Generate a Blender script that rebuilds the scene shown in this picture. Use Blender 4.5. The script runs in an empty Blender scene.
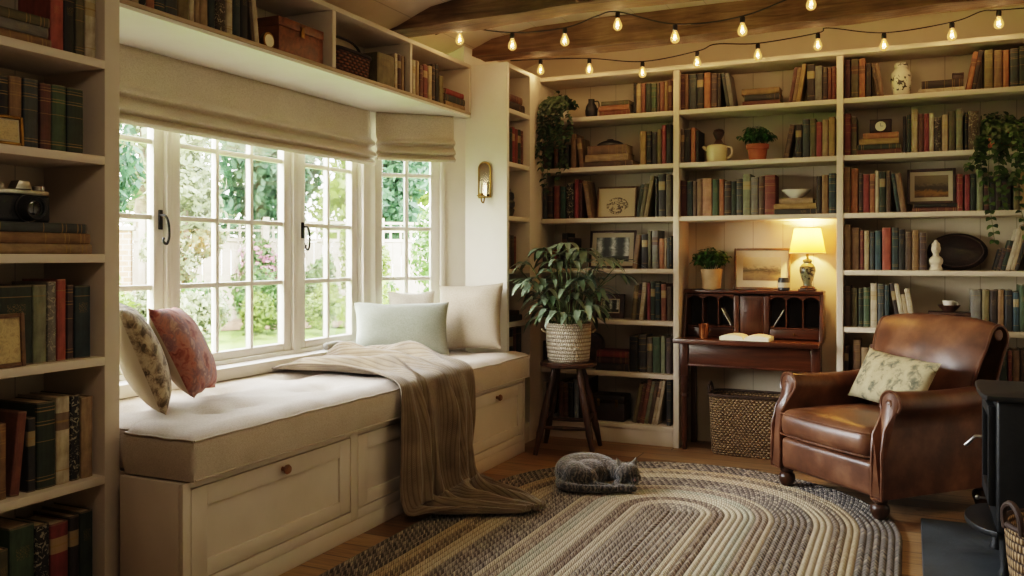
import bpy, bmesh, math, random
from mathutils import Vector, Matrix, Euler, noise

random.seed(7)
SC = bpy.context.scene
COL = SC.collection
PI = math.pi
R = math.radians


# ---------------------------------------------------------------- materials
def hexc(h):
    h = h.lstrip('#')
    out = []
    for i in (0, 2, 4):
        c = int(h[i:i + 2], 16) / 255
        out.append(c / 12.92 if c <= .04045 else ((c + .055) / 1.055) ** 2.4)
    return (out[0], out[1], out[2], 1)


class NT:
    """small helper around a node tree"""
    def __init__(self, name):
        self.m = bpy.data.materials.new(name)
        self.m.use_nodes = True
        self.t = self.m.node_tree
        self.n = self.t.nodes
        self.b = self.n['Principled BSDF']
        self.out = self.n['Material Output']

    def node(self, typ, **kw):
        n = self.n.new(typ)
        for k, v in kw.items():
            setattr(n, k, v)
        return n

    def link(self, a, b):
        self.t.links.new(a, b)

    def setin(self, sock, v):
        if hasattr(v, 'node'):
            self.link(v, sock)
        else:
            sock.default_value = v

    def math(self, op, a, b=0.0, c=None):
        n = self.node('ShaderNodeMath', operation=op)
        self.setin(n.inputs[0], a)
        self.setin(n.inputs[1], b)
        if c is not None:
            self.setin(n.inputs[2], c)
        return n.outputs[0]

    def mix(self, f, a, b):
        n = self.node('ShaderNodeMix', data_type='RGBA')
        self.setin(n.inputs[0], f)
        self.setin(n.inputs[6], a)
        self.setin(n.inputs[7], b)
        return n.outputs[2]

    def mult(self, a, b, f=1.0):
        n = self.node('ShaderNodeMix', data_type='RGBA', blend_type='MULTIPLY')
        self.setin(n.inputs[0], f)
        self.setin(n.inputs[6], a)
        self.setin(n.inputs[7], b)
        return n.outputs[2]

    def coord(self, kind='Object', scale=(1, 1, 1), rot=(0, 0, 0)):
        tc = self.node('ShaderNodeTexCoord')
        mp = self.node('ShaderNodeMapping')
        mp.inputs['Scale'].default_value = scale
        mp.inputs['Rotation'].default_value = rot
        self.link(tc.outputs[kind], mp.inputs[0])
        return mp.outputs[0]

    def noise(self, vec, scale=5.0, detail=4.0, rough=.55, dist=0.0):
        n = self.node('ShaderNodeTexNoise')
        if vec is not None:
            self.link(vec, n.inputs['Vector'])
        n.inputs['Scale'].default_value = scale
        n.inputs['Detail'].default_value = detail
        n.inputs['Roughness'].default_value = rough
        n.inputs['Distortion'].default_value = dist
        return n.outputs[0]

    def ramp(self, f, stops, interp='LINEAR'):
        n = self.node('ShaderNodeValToRGB')
        n.color_ramp.interpolation = interp
        e = n.color_ramp.elements
        while len(e) < len(stops):
            e.new(.5)
        for i, (p, c) in enumerate(stops):
            e[i].position = p
            e[i].color = c if isinstance(c, (tuple, list)) else hexc(c)
        self.setin(n.inputs[0], f)
        return n.outputs[0]

    def bump(self, h, strength=.3, dist=.01):
        n = self.node('ShaderNodeBump')
        n.inputs['Strength'].default_value = strength
        n.inputs['Distance'].default_value = dist
        self.link(h, n.inputs['Height'])
        self.link(n.outputs[0], self.b.inputs['Normal'])

    def base(self, c):
        self.setin(self.b.inputs['Base Color'], c)

    def rough(self, v):
        self.setin(self.b.inputs['Roughness'], v)

    def sep(self, vec):
        n = self.node('ShaderNodeSeparateXYZ')
        self.link(vec, n.inputs[0])
        return n.outputs


G = (0, 0, 0, 1)


def pm(name, c1, c2=None, scale=6, rough=.6, bump=0.0, bscale=60, metal=0.0, stretch=(1, 1, 1), lo=.35, hi=.65, sheen=0, dist=.01, detail=5):
    t = NT(name)
    c1 = hexc(c1)
    c2 = hexc(c2) if c2 else c1
    v = t.coord('Object', stretch)
    n = t.noise(v, scale, detail)
    t.base(t.ramp(n, [(lo, c1), (hi, c2)]))
    t.rough(rough)
    t.b.inputs['Metallic'].default_value = metal
    if sheen:
        t.b.inputs['Sheen Weight'].default_value = sheen
    if bump:
        n2 = t.noise(v, bscale, 4)
        t.bump(n2, bump, dist)
    return t.m


MT = {}
MT['cream_paint'] = pm('cream_paint', '#c8bba9', '#d2c5b4', 3, .5, .06, 25)
MT['white_paint'] = pm('white_paint', '#e9e3d8', '#f1ece2', 3, .45, .05, 25)
MT['window_paint'] = pm('window_paint', '#e2dcd2', '#ece7de', 3, .4, .04, 25)
MT['plaster'] = pm('plaster', '#d9cdb8', '#e2d8c5', 2.5, .8, .15, 14)
MT['wall_plaster'] = pm('wall_plaster', '#cfc4b0', '#d9cebb', 2.5, .8, .1, 14)


def _ceiling():
    t = NT('ceiling_boards')
    v = t.coord('Object')
    x, y, z = t.sep(v)
    n = t.noise(v, 2.2, 5)
    c = t.ramp(n, [(.3, hexc('#c9b49c')), (.7, hexc('#dac8b1'))])
    f = t.math('FRACT', t.math('DIVIDE', x, .22))
    g = t.math('LESS_THAN', f, .03)
    t.base(t.mix(t.math('MULTIPLY', g, .35), c, hexc('#6d5840')))
    t.rough(.8)
    t.bump(t.math('SUBTRACT', n, g), .2, .01)
    return t.m


MT['ceiling'] = _ceiling()


def _beadboard(name, c1, c2, axis=0, pitch=.19):
    t = NT(name)
    v = t.coord('Object')
    o = t.sep(v)
    n = t.noise(v, 3, 4)
    c = t.ramp(n, [(.3, hexc(c1)), (.7, hexc(c2))])
    f = t.math('FRACT', t.math('DIVIDE', o[axis], pitch))
    g = t.math('LESS_THAN', f, .028)
    t.base(t.mix(t.math('MULTIPLY', g, .45), c, hexc('#5d5344')))
    t.rough(.55)
    t.bump(t.math('SUBTRACT', 1.0, g), .5, .006)
    return t.m


MT['beadboard'] = _beadboard('beadboard', '#b9ad97', '#c6baa4')
MT['beadboard_side'] = _beadboard('beadboard_side', '#b9ad97', '#c6baa4', 1)


def _floor():
    t = NT('oak_floor')
    v = t.coord('Object')
    x, y, z = t.sep(v)
    row = t.math('FLOOR', t.math('DIVIDE', y, .15))
    xs = t.math('ADD', x, t.math('MULTIPLY', row, .73))
    fx = t.math('FRACT', t.math('DIVIDE', xs, 1.6))
    fy = t.math('FRACT', t.math('DIVIDE', y, .15))
    gap = t.math('MAXIMUM', t.math('LESS_THAN', fy, .03), t.math('LESS_THAN', fx, .004))
    cell = t.node('ShaderNodeCombineXYZ')
    t.link(row, cell.inputs[0])
    t.link(t.math('FLOOR', t.math('DIVIDE', xs, 1.6)), cell.inputs[1])
    wn = t.node('ShaderNodeTexWhiteNoise')
    t.link(cell.outputs[0], wn.inputs['Vector'])
    gr = t.noise(t.coord('Object', (1.5, 22, 1)), 3, 6, .6, .4)
    c = t.ramp(gr, [(.25, hexc('#6a5138')), (.5, hexc('#937552')), (.75, hexc('#ad8f69'))])
    c = t.mult(c, t.ramp(wn.outputs['Value'], [(0, hexc('#b9a48e')), (1, hexc('#ffffff'))]))
    t.base(t.mix(gap, c, hexc('#26180c')))
    t.rough(t.math('ADD', .38, t.math('MULTIPLY', gr, .2)))
    t.bump(t.math('SUBTRACT', t.math('MULTIPLY', gr, .15), gap), .35, .006)
    return t.m


MT['floor'] = _floor()


def _beam():
    t = NT('old_beam_wood')
    v = t.coord('Object', (1.2, 14, 14))
    n = t.noise(v, 2.5, 7, .65, .6)
    n2 = t.noise(t.coord('Object'), 3, 3)
    c = t.ramp(n, [(.25, hexc('#5a4630')), (.5, hexc('#8a6d4e')), (.78, hexc('#b0926e'))])
    c = t.mult(c, t.ramp(n2, [(.3, hexc('#a8937c')), (.7, hexc('#ffffff'))]))
    t.base(c)
    t.rough(.75)
    t.bump(n, .6, .02)
    return t.m


MT['beam'] = _beam()


def wood(name, dark, mid, light, grain=(14, 14, 1.5), rough=.4, scale=2.2, bump=.15):
    t = NT(name)
    v = t.coord('Object', grain)
    n = t.noise(v, scale, 6, .6, .5)
    t.base(t.ramp(n, [(.25, hexc(dark)), (.5, hexc(mid)), (.78, hexc(light))]))
    t.rough(rough)
    t.bump(n, bump, .005)
    return t.m


MT['mahogany'] = wood('mahogany', '#22110a', '#42210f', '#60351e', (1.5, 14, 14), .32)
MT['mahogany_v'] = wood('mahogany_upright', '#22110a', '#40200f', '#5b321c', (14, 14, 1.5), .32)
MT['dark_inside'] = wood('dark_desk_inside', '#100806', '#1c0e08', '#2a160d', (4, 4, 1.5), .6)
MT['stool_wood'] = wood('dark_stool_wood', '#1f120b', '#3a2214', '#5c3a22', (10, 10, 2), .35)
MT['box_wood'] = wood('warm_box_wood', '#3f2010', '#6f3d1f', '#8f5530', (12, 2, 12), .45)
MT['knob_wood'] = wood('turned_knob_wood', '#4d3018', '#7a5230', '#94683f', (8, 8, 8), .4)
MT['shelf_edge'] = wood('pale_shelf_edge', '#8f7a62', '#ab967b', '#b9a58b', (12, 1.5, 12), .55)
MT['frame_wood'] = wood('dark_frame_wood', '#20130b', '#38231a', '#543826', (8, 8, 8), .4)
MT['frame_tan'] = wood('brown_frame_wood', '#3a2716', '#5d4226', '#7a5a38', (8, 8, 8), .45)

# ---- fabrics
def fabric(name, c1, c2, weave=260, rough=.9, bump=.25, scale=5):
    t = NT(name)
    v = t.coord('Object')
    n = t.noise(v, scale, 5)
    wv = t.math('MULTIPLY', t.math('ADD', t.noise(t.coord('Object', (1, 1, 6)), weave / 2, 2), t.noise(t.coord('Object', (6, 6, 1)), weave / 2, 2)), .5)
    c = t.ramp(n, [(.3, hexc(c1)), (.7, hexc(c2))])
    t.base(t.mult(c, t.ramp(wv, [(.3, hexc('#cfcac3')), (.6, hexc('#ffffff'))])))
    t.rough(rough)
    t.b.inputs['Sheen Weight'].default_value = .15
    t.bump(wv, bump, .003)
    return t.m


MT['seat_linen'] = fabric('seat_linen', '#b8aa98', '#c8bbaa')
MT['blind_linen'] = fabric('blind_linen', '#c4b8a4', '#d2c6b2', 200, .9, .2, 3)
MT['sage_linen'] = fabric('sage_linen', '#8b9286', '#9ca297')
MT['beige_linen'] = fabric('beige_linen', '#b3a694', '#c2b6a5')
MT['white_linen'] = fabric('white_linen', '#ddd8cf', '#e6e1d9')
MT['grey_cloth'] = fabric('grey_cloth', '#8d8a83', '#a19e97')


def _throw():
    t = NT('knitted_throw_wool')
    tc = t.node('ShaderNodeTexCoord')
    u, v, _ = t.sep(tc.outputs['UV'])
    a = t.math('FRACT', t.math('MULTIPLY', u, 70))
    tri = t.math('ABSOLUTE', t.math('SUBTRACT', a, .5))
    k = t.math('SINE', t.math('MULTIPLY', t.math('ADD', t.math('MULTIPLY', v, 150), t.math('MULTIPLY', tri, 2.2)), 6.283))
    k = t.math('ADD', t.math('MULTIPLY', k, .5), .5)
    rib = t.math('SUBTRACT', 1.0, t.math('POWER', t.math('MULTIPLY', t.math('SUBTRACT', .5, tri), 2.0), 3.0))
    h = t.math('MULTIPLY', t.math('ADD', k, .6), rib)
    n = t.noise(t.coord('Object'), 7, 4)
    c = t.ramp(n, [(.3, hexc('#6c5b45')), (.7, hexc('#8e7b60'))])
    t.base(t.mult(c, t.ramp(h, [(0, hexc('#bdb5ab')), (.9, hexc('#ffffff'))])))
    t.rough(.95)
    t.b.inputs['Sheen Weight'].default_value = .3
    t.bump(t.math('ADD', t.math('MULTIPLY', h, .6), n), .5, .008)
    return t.m


MT['throw'] = _throw()


def pattern_cloth(name, plain, stops, scale=9, front=True, cutoff=-.012):
    """printed on the front (local +z) side, plain on the back"""
    t = NT(name)
    v = t.coord('Object')
    vo = t.node('ShaderNodeTexVoronoi', feature='SMOOTH_F1')
    wv = t.noise(v, 11, 3)
    add = t.node('ShaderNodeVectorMath', operation='ADD')
    t.link(v, add.inputs[0])
    sc = t.node('ShaderNodeVectorMath', operation='SCALE')
    sc.inputs['Scale'].default_value = .08
    cm = t.node('ShaderNodeCombineXYZ')
    for i in range(3):
        t.link(wv, cm.inputs[i])
    t.link(cm.outputs[0], sc.inputs[0])
    t.link(sc.outputs[0], add.inputs[1])
    t.link(add.outputs[0], vo.inputs['Vector'])
    vo.inputs['Scale'].default_value = scale
    n = t.noise(add.outputs[0], scale * 1.7, 3, .6, 1.2)
    f = t.math('ADD', t.math('MULTIPLY', vo.outputs['Distance'], .55), t.math('MULTIPLY', n, .6))
    c = t.ramp(f, stops)
    if front:
        z = t.sep(v)[2]
        g = t.math('GREATER_THAN', z, cutoff)
        c = t.mix(g, hexc(plain), c)
    t.base(c)
    t.rough(.9)
    t.bump(t.noise(v, 240, 2), .25, .003)
    return t.m


MT['floral_cushion'] = pattern_cloth('floral_cushion_cloth', '#b3a48c', [(.36, '#4f4536'), (.5, '#80705a'), (.6, '#a3937a'), (.8, '#b9aa90')], 30)
MT['kilim_cushion'] = pattern_cloth('red_paisley_cloth', '#b5a491', [(.3, '#5a2a26'), (.42, '#83493f'), (.52, '#a06b5d'), (.62, '#75575a'), (.72, '#ab8477'), (.85, '#733a33')], 13)
MT['chair_cushion'] = pattern_cloth('bird_print_cloth', '#b0a386', [(.34, '#4f5040'), (.45, '#7d755b'), (.53, '#a09372'), (.8, '#b0a383')], 17)


def _leather():
    t = NT('worn_brown_leather')
    v = t.coord('Object')
    n = t.noise(v, 5, 5, .6)
    c = t.ramp(n, [(.28, hexc('#372117')), (.5, hexc('#5a3927')), (.72, hexc('#7d563d'))])
    t.base(c)
    t.rough(t.math('ADD', .26, t.math('MULTIPLY', t.noise(v, 5, 2), .16)))
    vo = t.node('ShaderNodeTexVoronoi', feature='DISTANCE_TO_EDGE')
    t.link(v, vo.inputs['Vector'])
    vo.inputs['Scale'].default_value = 150
    cr = t.noise(v, 14, 4, .6, .3)
    t.bump(t.math('ADD', t.math('MULTIPLY', vo.outputs['Distance'], .5), t.math('MULTIPLY', cr, .35)), .16, .004)
    return t.m


MT['leather'] = _leather()
MT['dark_leather'] = pm('dark_case_leather', '#1b110c', '#33201a', 8, .45, .2, 90)

# ---- metals and ceramics
MT['black_iron'] = pm('black_iron', '#0d0d0e', '#19191a', 9, .55, .08, 60, .4)
MT['stove_iron'] = pm('stove_iron', '#121314', '#1e1f20', 9, .5, .1, 70, .3)
MT['steel'] = pm('brushed_steel', '#8c8a86', '#a3a19c', 30, .3, 0, 60, 1)
MT['brass'] = pm('aged_brass', '#6b5124', '#9a7a3c', 12, .35, .05, 40, 1)
MT['copper'] = pm('warm_copper', '#7a4524', '#a3663a', 12, .38, .05, 40, .8)
MT['mirror'] = pm('old_mirror', '#b5ab93', '#c9c0aa', 6, .12, 0, 40, 1)
MT['slate'] = pm('slate_hearth', '#22272b', '#363d42', 4, .6, .3, 18)
MT['soot_glass'] = pm('smoky_stove_glass', '#060606', '#0d0c0b', 5, .12)
MT['white_ceramic'] = pm('white_ceramic', '#d6d0c4', '#e2dcd0', 6, .25)
MT['cream_ceramic'] = pm('cream_ceramic', '#cbbd9b', '#d9ccac', 6, .3)
MT['bisque'] = pm('bisque_stone', '#c4b8a2', '#d6ccb8', 20, .8, .2, 60)
MT['dark_ceramic'] = pm('dark_glazed_stoneware', '#151719', '#2b2d2f', 10, .35)
MT['terracotta'] = pm('terracotta', '#8a4a30', '#a3603f', 9, .8, .1, 50)
MT['pale_pot'] = pm('pale_clay_pot', '#a48762', '#bb9f79', 8, .7, .1, 40)
MT['soil'] = pm('potting_soil', '#1c130c', '#34251a', 40, .95, .5, 90)
MT['candle'] = pm('candle_wax', '#e3d7bb', '#ece2ca', 6, .5)
MT['black_plastic'] = pm('black_leatherette', '#0e0e0f', '#1a1a1b', 60, .5, .2, 220)
MT['chrome'] = pm('camera_silver', '#9d9a94', '#b7b4ad', 20, .28, 0, 60, 1)
MT['black_cord'] = pm('black_cord', '#0c0a08', '#17130f', 30, .7)
MT['cream_page'] = None


def _lens():
    t = NT('lens_glass')
    t.base(hexc('#05060a'))
    t.rough(.05)
    t.b.inputs['Coat Weight'].default_value = 1
    return t.m


MT['lens'] = _lens()


def _pages():
    t = NT('book_pages')
    v = t.coord('Object', (300, 1, 1))
    n = t.noise(v, 3, 3)
    t.base(t.ramp(n, [(.3, hexc('#a8946f')), (.7, hexc('#cbb991'))]))
    t.rough(.9)
    return t.m


MT['cream_page'] = _pages()


def _tabby():
    t = NT('grey_tabby_fur')
    v = t.coord('Object')
    w = t.node('ShaderNodeTexWave', wave_type='BANDS', bands_direction='X')
    t.link(v, w.inputs['Vector'])
    w.inputs['Scale'].default_value = 13
    w.inputs['Distortion'].default_value = 13
    w.inputs['Detail'].default_value = 4
    w.inputs['Detail Scale'].default_value = 1.6
    n = t.noise(t.coord('Object', (1, 1, 1)), 90, 4)
    c = t.ramp(w.outputs[1], [(.15, hexc('#14110e')), (.5, hexc('#332c26')), (.9, hexc('#655a4d'))])
    z = t.sep(v)[2]
    top = t.ramp(z, [(.08, G), (.16, (1, 1, 1, 1))])
    c = t.mix(t.math('MULTIPLY', top, .45), c, hexc('#94897a'))  # grey highlight on the upper side, put into the fur colour
    t.base(t.mult(c, t.ramp(n, [(.3, hexc('#9b958c')), (.7, hexc('#ffffff'))])))
    t.rough(.95)
    t.b.inputs['Sheen Weight'].default_value = .5
    t.bump(n, .9, .01)
    return t.m


MT['tabby'] = _tabby()
MT['cat_nose'] = pm('cat_nose_skin', '#6b4a45', '#7a5852', 20, .5)


def leafmat(name, c1, c2, scale=9, rough=.45, trans=.0):
    t = NT(name)
    if trans:
        c1, c2 = [tuple(q * .55 for q in hexc(c)[:3]) + (1,) for c in (c1, c2)]
    else:
        c1, c2 = hexc(c1), hexc(c2)
    n = t.noise(t.coord('Object'), scale, 3)
    oi = t.node('ShaderNodeNewGeometry')
    t.base(t.ramp(t.math('ADD', t.math('MULTIPLY', n, .6), t.math('MULTIPLY', oi.outputs['Random Per Island'], .4)),
                  [(.3, c1), (.7, c2)]))
    t.rough(rough)
    if trans:
        t.b.inputs['Subsurface Weight'].default_value = 0
        tr = t.node('ShaderNodeBsdfTranslucent')
        tr.inputs[0].default_value = c2
        mx = t.node('ShaderNodeMixShader')
        mx.inputs[0].default_value = trans
        t.link(t.b.outputs[0], mx.inputs[1])
        t.link(tr.outputs[0], mx.inputs[2])
        t.link(mx.outputs[0], t.out.inputs[0])
    return t.m


MT['leaf_house'] = leafmat('houseplant_leaf', '#3b4b37', '#7b8a74', 7, .3)
MT['leaf_fern'] = leafmat('fern_leaf', '#1f4420', '#3f7038', 12)
MT['leaf_ivy'] = leafmat('ivy_leaf', '#1f3216', '#4a6230', 12)
MT['leaf_trail'] = leafmat('trailing_leaf', '#1d2f20', '#425a3c', 12)
MT['leaf_basil'] = leafmat('bushy_leaf', '#1d3a16', '#44672c', 12)
MT['stem'] = pm('plant_stem', '#3c4a26', '#55633a', 10, .6)
MT['leaf_t1'] = leafmat('tree_leaf_deep', '#234a2e', '#4c7550', 2, .6, .35)
MT['leaf_t2'] = leafmat('tree_leaf_pale', '#6d7a55', '#99a17b', 2, .6, .35)
MT['leaf_t3'] = leafmat('tree_leaf_bright', '#607a2e', '#8aa350', 2, .6, .4)
MT['leaf_t4'] = leafmat('hedge_leaf', '#365a26', '#5f8440', 2, .6, .35)
MT['bark'] = pm('tree_bark', '#4c4033', '#6d5f4f', 9, .9, .5, 30)
MT['petal_pink'] = leafmat('pink_petal', '#b0577a', '#d99aae', 3, .6, .3)
MT['petal_cream'] = leafmat('cream_petal', '#cfc7ae', '#e4dcc4', 3, .6, .3)
MT['lawn'] = pm('lawn_grass', '#4c6a20', '#678231', 2.5, .9, .4, 60)
MT['fence_wood'] = pm('pale_fence_wood', '#7f7766', '#948b7a', 4, .8, .1, 20)
MT['bed_soil'] = pm('flowerbed_soil', '#4c3a28', '#6a543c', 8, .95, .5, 20)


def _brick():
    t = NT('garden_brick')
    br = t.node('ShaderNodeTexBrick')
    v = t.coord('Object', (1, 1, 1), (PI / 2, 0, 0))
    t.link(v, br.inputs['Vector'])
    br.inputs['Scale'].default_value = 3.2
    br.inputs['Color1'].default_value = hexc('#7a573c')
    br.inputs['Color2'].default_value = hexc('#8a6d55')
    br.inputs['Mortar'].default_value = hexc('#9a8f7d')
    t.base(br.outputs[0])
    t.rough(.9)
    return t.m


MT['brick'] = _brick()


def _glass():
    t = NT('window_glass')
    tr = t.node('ShaderNodeBsdfTransparent')
    gl = t.node('ShaderNodeBsdfGlossy')
    gl.inputs['Roughness'].default_value = .02
    fr = t.node('ShaderNodeFresnel')
    fr.inputs[0].default_value = 1.35
    mx = t.node('ShaderNodeMixShader')
    t.link(t.math('MULTIPLY', fr.outputs[0], .6), mx.inputs[0])
    t.link(tr.outputs[0], mx.inputs[1])
    t.link(gl.outputs[0], mx.inputs[2])
    t.link(mx.outputs[0], t.out.inputs[0])
    return t.m


MT['glass'] = _glass()


def emit(name, col, strength, base='#ffffff'):
    t = NT(name)
    t.base(hexc(base))
    t.b.inputs['Emission Color'].default_value = hexc(col)
    t.b.inputs['Emission Strength'].default_value = strength
    t.rough(.3)
    return t.m


MT['bulb'] = emit('warm_bulb_glass', '#ffb45c', 5.0, '#ffdca0')
MT['filament'] = emit('glowing_filament', '#ff9a3c', 10.0)


def _bulbglass():
    """clear glass envelope: lets the glowing filament and what is behind show"""
    t = NT('clear_amber_bulb_glass')
    tr = t.node('ShaderNodeBsdfTransparent')
    tr.inputs[0].default_value = (1, .86, .6, 1)
    gl = t.node('ShaderNodeBsdfGlossy')
    gl.inputs['Roughness'].default_value = .05
    em = t.node('ShaderNodeEmission')
    em.inputs[0].default_value = (1, .52, .14, 1)
    em.inputs[1].default_value = 1.3
    lw = t.node('ShaderNodeLayerWeight')
    lw.inputs[0].default_value = .35
    m1 = t.node('ShaderNodeMixShader')
    t.link(lw.outputs['Fresnel'], m1.inputs[0])
    t.link(tr.outputs[0], m1.inputs[1])
    t.link(gl.outputs[0], m1.inputs[2])
    m2 = t.node('ShaderNodeMixShader')
    m2.inputs[0].default_value = .35
    t.link(m1.outputs[0], m2.inputs[1])
    t.link(em.outputs[0], m2.inputs[2])
    t.link(m2.outputs[0], t.out.inputs[0])
    return t.m


MT['bulb_glass'] = _bulbglass()


def _shade():
    t = NT('pleated_lamp_shade')
    v = t.coord('Object')
    t.base(hexc('#cfa757'))
    t.rough(.9)
    tr = t.node('ShaderNodeBsdfTranslucent')
    tr.inputs[0].default_value = hexc('#d4a04c')
    mx = t.node('ShaderNodeMixShader')
    mx.inputs[0].default_value = .5
    t.link(t.b.outputs[0], mx.inputs[1])
    t.link(tr.outputs[0], mx.inputs[2])
    t.link(mx.outputs[0], t.out.inputs[0])
    return t.m


MT['lamp_shade'] = _shade()


def _vase(name, base, mark, scale=18, lo=.5):
    t = NT(name)
    v = t.coord('Object')
    n = t.noise(v, scale, 3, .6, 1.6)
    z = t.sep(t.coord('Generated'))[2]
    band = t.math('MULTIPLY', t.math('GREATER_THAN', z, .2), t.math('LESS_THAN', z, .72))
    f = t.math('MULTIPLY', band, t.math('GREATER_THAN', n, lo + .03))
    t.base(t.mix(f, hexc(base), hexc(mark)))
    t.rough(.25)
    return t.m


MT['ginger_jar'] = _vase('painted_white_jar', '#d3cbb8', '#3a332c')
MT['lamp_body'] = _vase('painted_lamp_body', '#6b6a4e', '#2b2a22', 24, .48)
MT['emblem_crock'] = _vase('cream_crock_with_mark', '#c9bd92', '#6f6240', 14, .62)


def _wicker(name, c1, c2, gap='#4b3826'):
    t = NT(name)
    tc = t.node('ShaderNodeTexCoord')
    uu, vv, _ = t.sep(tc.outputs['UV'])
    row = t.math('FLOOR', vv)
    fu = t.math('SINE', t.math('MULTIPLY', t.math('ADD', t.math('MULTIPLY', uu, 1.0), t.math('MULTIPLY', row, .5)), 6.283))
    fv = t.math('ABSOLUTE', t.math('SUBTRACT', t.math('FRACT', vv), .5))
    rb = t.math('SUBTRACT', 1.0, t.math('MULTIPLY', t.math('MULTIPLY', fv, fv), 4.0))
    h = t.math('MULTIPLY', rb, t.math('ADD', t.math('MULTIPLY', fu, .4), .6))
    n = t.noise(t.coord('Object'), 25, 3)
    c = t.ramp(n, [(.3, hexc(c1)), (.7, hexc(c2))])
    t.base(t.mult(c, t.ramp(h, [(.05, hexc(gap)), (.6, hexc('#ffffff'))])))
    t.rough(.75)
    t.bump(h, .9, .012)
    return t.m


MT['wicker'] = _wicker('brown_wicker', '#7d6443', '#a3865d', '#5a4832')
MT['wicker_pale'] = _wicker('pale_wicker', '#94764f', '#b59468')
MT['wicker_white'] = _wicker('pale_woven_pot', '#bfb3a1', '#d8cebd', '#a09480')
MT['wicker_red'] = _wicker('reddish_wicker', '#5d3620', '#7d4c2e')


def art(name, kind):
    t = NT(name)
    v = t.coord('Generated')
    x, y, z = t.sep(v)
    n = t.noise(t.coord('Generated', (1, 1, 1)), 5, 6, .65, .8)
    if kind == 'landscape':
        f = t.math('ADD', z, t.math('MULTIPLY', t.math('SUBTRACT', n, .5), .55))
        c = t.ramp(f, [(.0, '#6a5334'), (.25, '#8a7348'), (.42, '#4d442c'), (.52, '#7b6f50'), (.62, '#b39f78'), (1, '#c4b48e')])
    elif kind == 'oil':
        f = t.math('ADD', z, t.math('MULTIPLY', t.math('SUBTRACT', n, .5), .5))
        c = t.ramp(f, [(.0, '#4a3316'), (.22, '#8a6220'), (.36, '#33270f'), (.5, '#3b3020'), (.66, '#6a5c40'), (1, '#7d6c4c')])
    elif kind == 'forest':
        f = t.math('ADD', t.math('MULTIPLY', t.math('SINE', t.math('MULTIPLY', x, 15)), .3), n)
        c = t.ramp(f, [(.35, '#1d211c'), (.6, '#5d625a'), (.85, '#c9cabf'), (1, '#eceade')])
        c = t.mix(t.math('LESS_THAN', z, .22), c, hexc('#20261f'))
    elif kind == 'sketch':
        f = t.math('ABSOLUTE', t.math('SUBTRACT', n, .5))
        dx = t.math('SUBTRACT', x, .52)
        dz = t.math('SUBTRACT', z, .38)
        d = t.math('ADD', t.math('MULTIPLY', dx, dx), t.math('MULTIPLY', dz, dz))
        msk = t.math('LESS_THAN', d, .09)
        ln = t.math('MULTIPLY', msk, t.math('LESS_THAN', f, .035))
        c = t.mix(ln, hexc('#b9a886'), hexc('#3d3226'))
    else:
        c = t.ramp(n, [(.3, '#8a7a58'), (.55, '#c2ad7c'), (.8, '#6a4a2a')])
    t.base(c)
    t.rough(.5)
    return t.m


MT['mount'] = pm('picture_mount', '#b7aa90', '#c2b69d', 10, .8)

# ---- books
BOOKC = {
    'black': '#171412', 'charcoal': '#2b2a29', 'slate': '#3d4546', 'grey': '#77736a', 'grey brown': '#5a5044',
    'dark brown': '#33231a', 'brown': '#57402c', 'tan brown': '#80603f', 'gold brown': '#8a6635', 'tan': '#a08358',
    'cream tan': '#b39c74', 'cream': '#c4b595', 'mustard': '#a1803c', 'olive': '#59522f', 'olive gold': '#776a38',
    'sage': '#7f8565', 'green': '#3d5537', 'dark green': '#253423', 'teal green': '#1f4c41', 'navy teal': '#22383d',
    'teal blue': '#2f4d5a', 'pale blue': '#8795a0', 'orange': '#a3622f', 'rust': '#7d4227', 'russet': '#63332190'[:7],
    'brick red': '#7b3426', 'red': '#8a2a22', 'crimson': '#8b2b2f', 'dark red': '#4d1f1b', 'salmon': '#b07e5c',
    'vermilion': '#a8462a', 'plum': '#4d3836',
}


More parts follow.
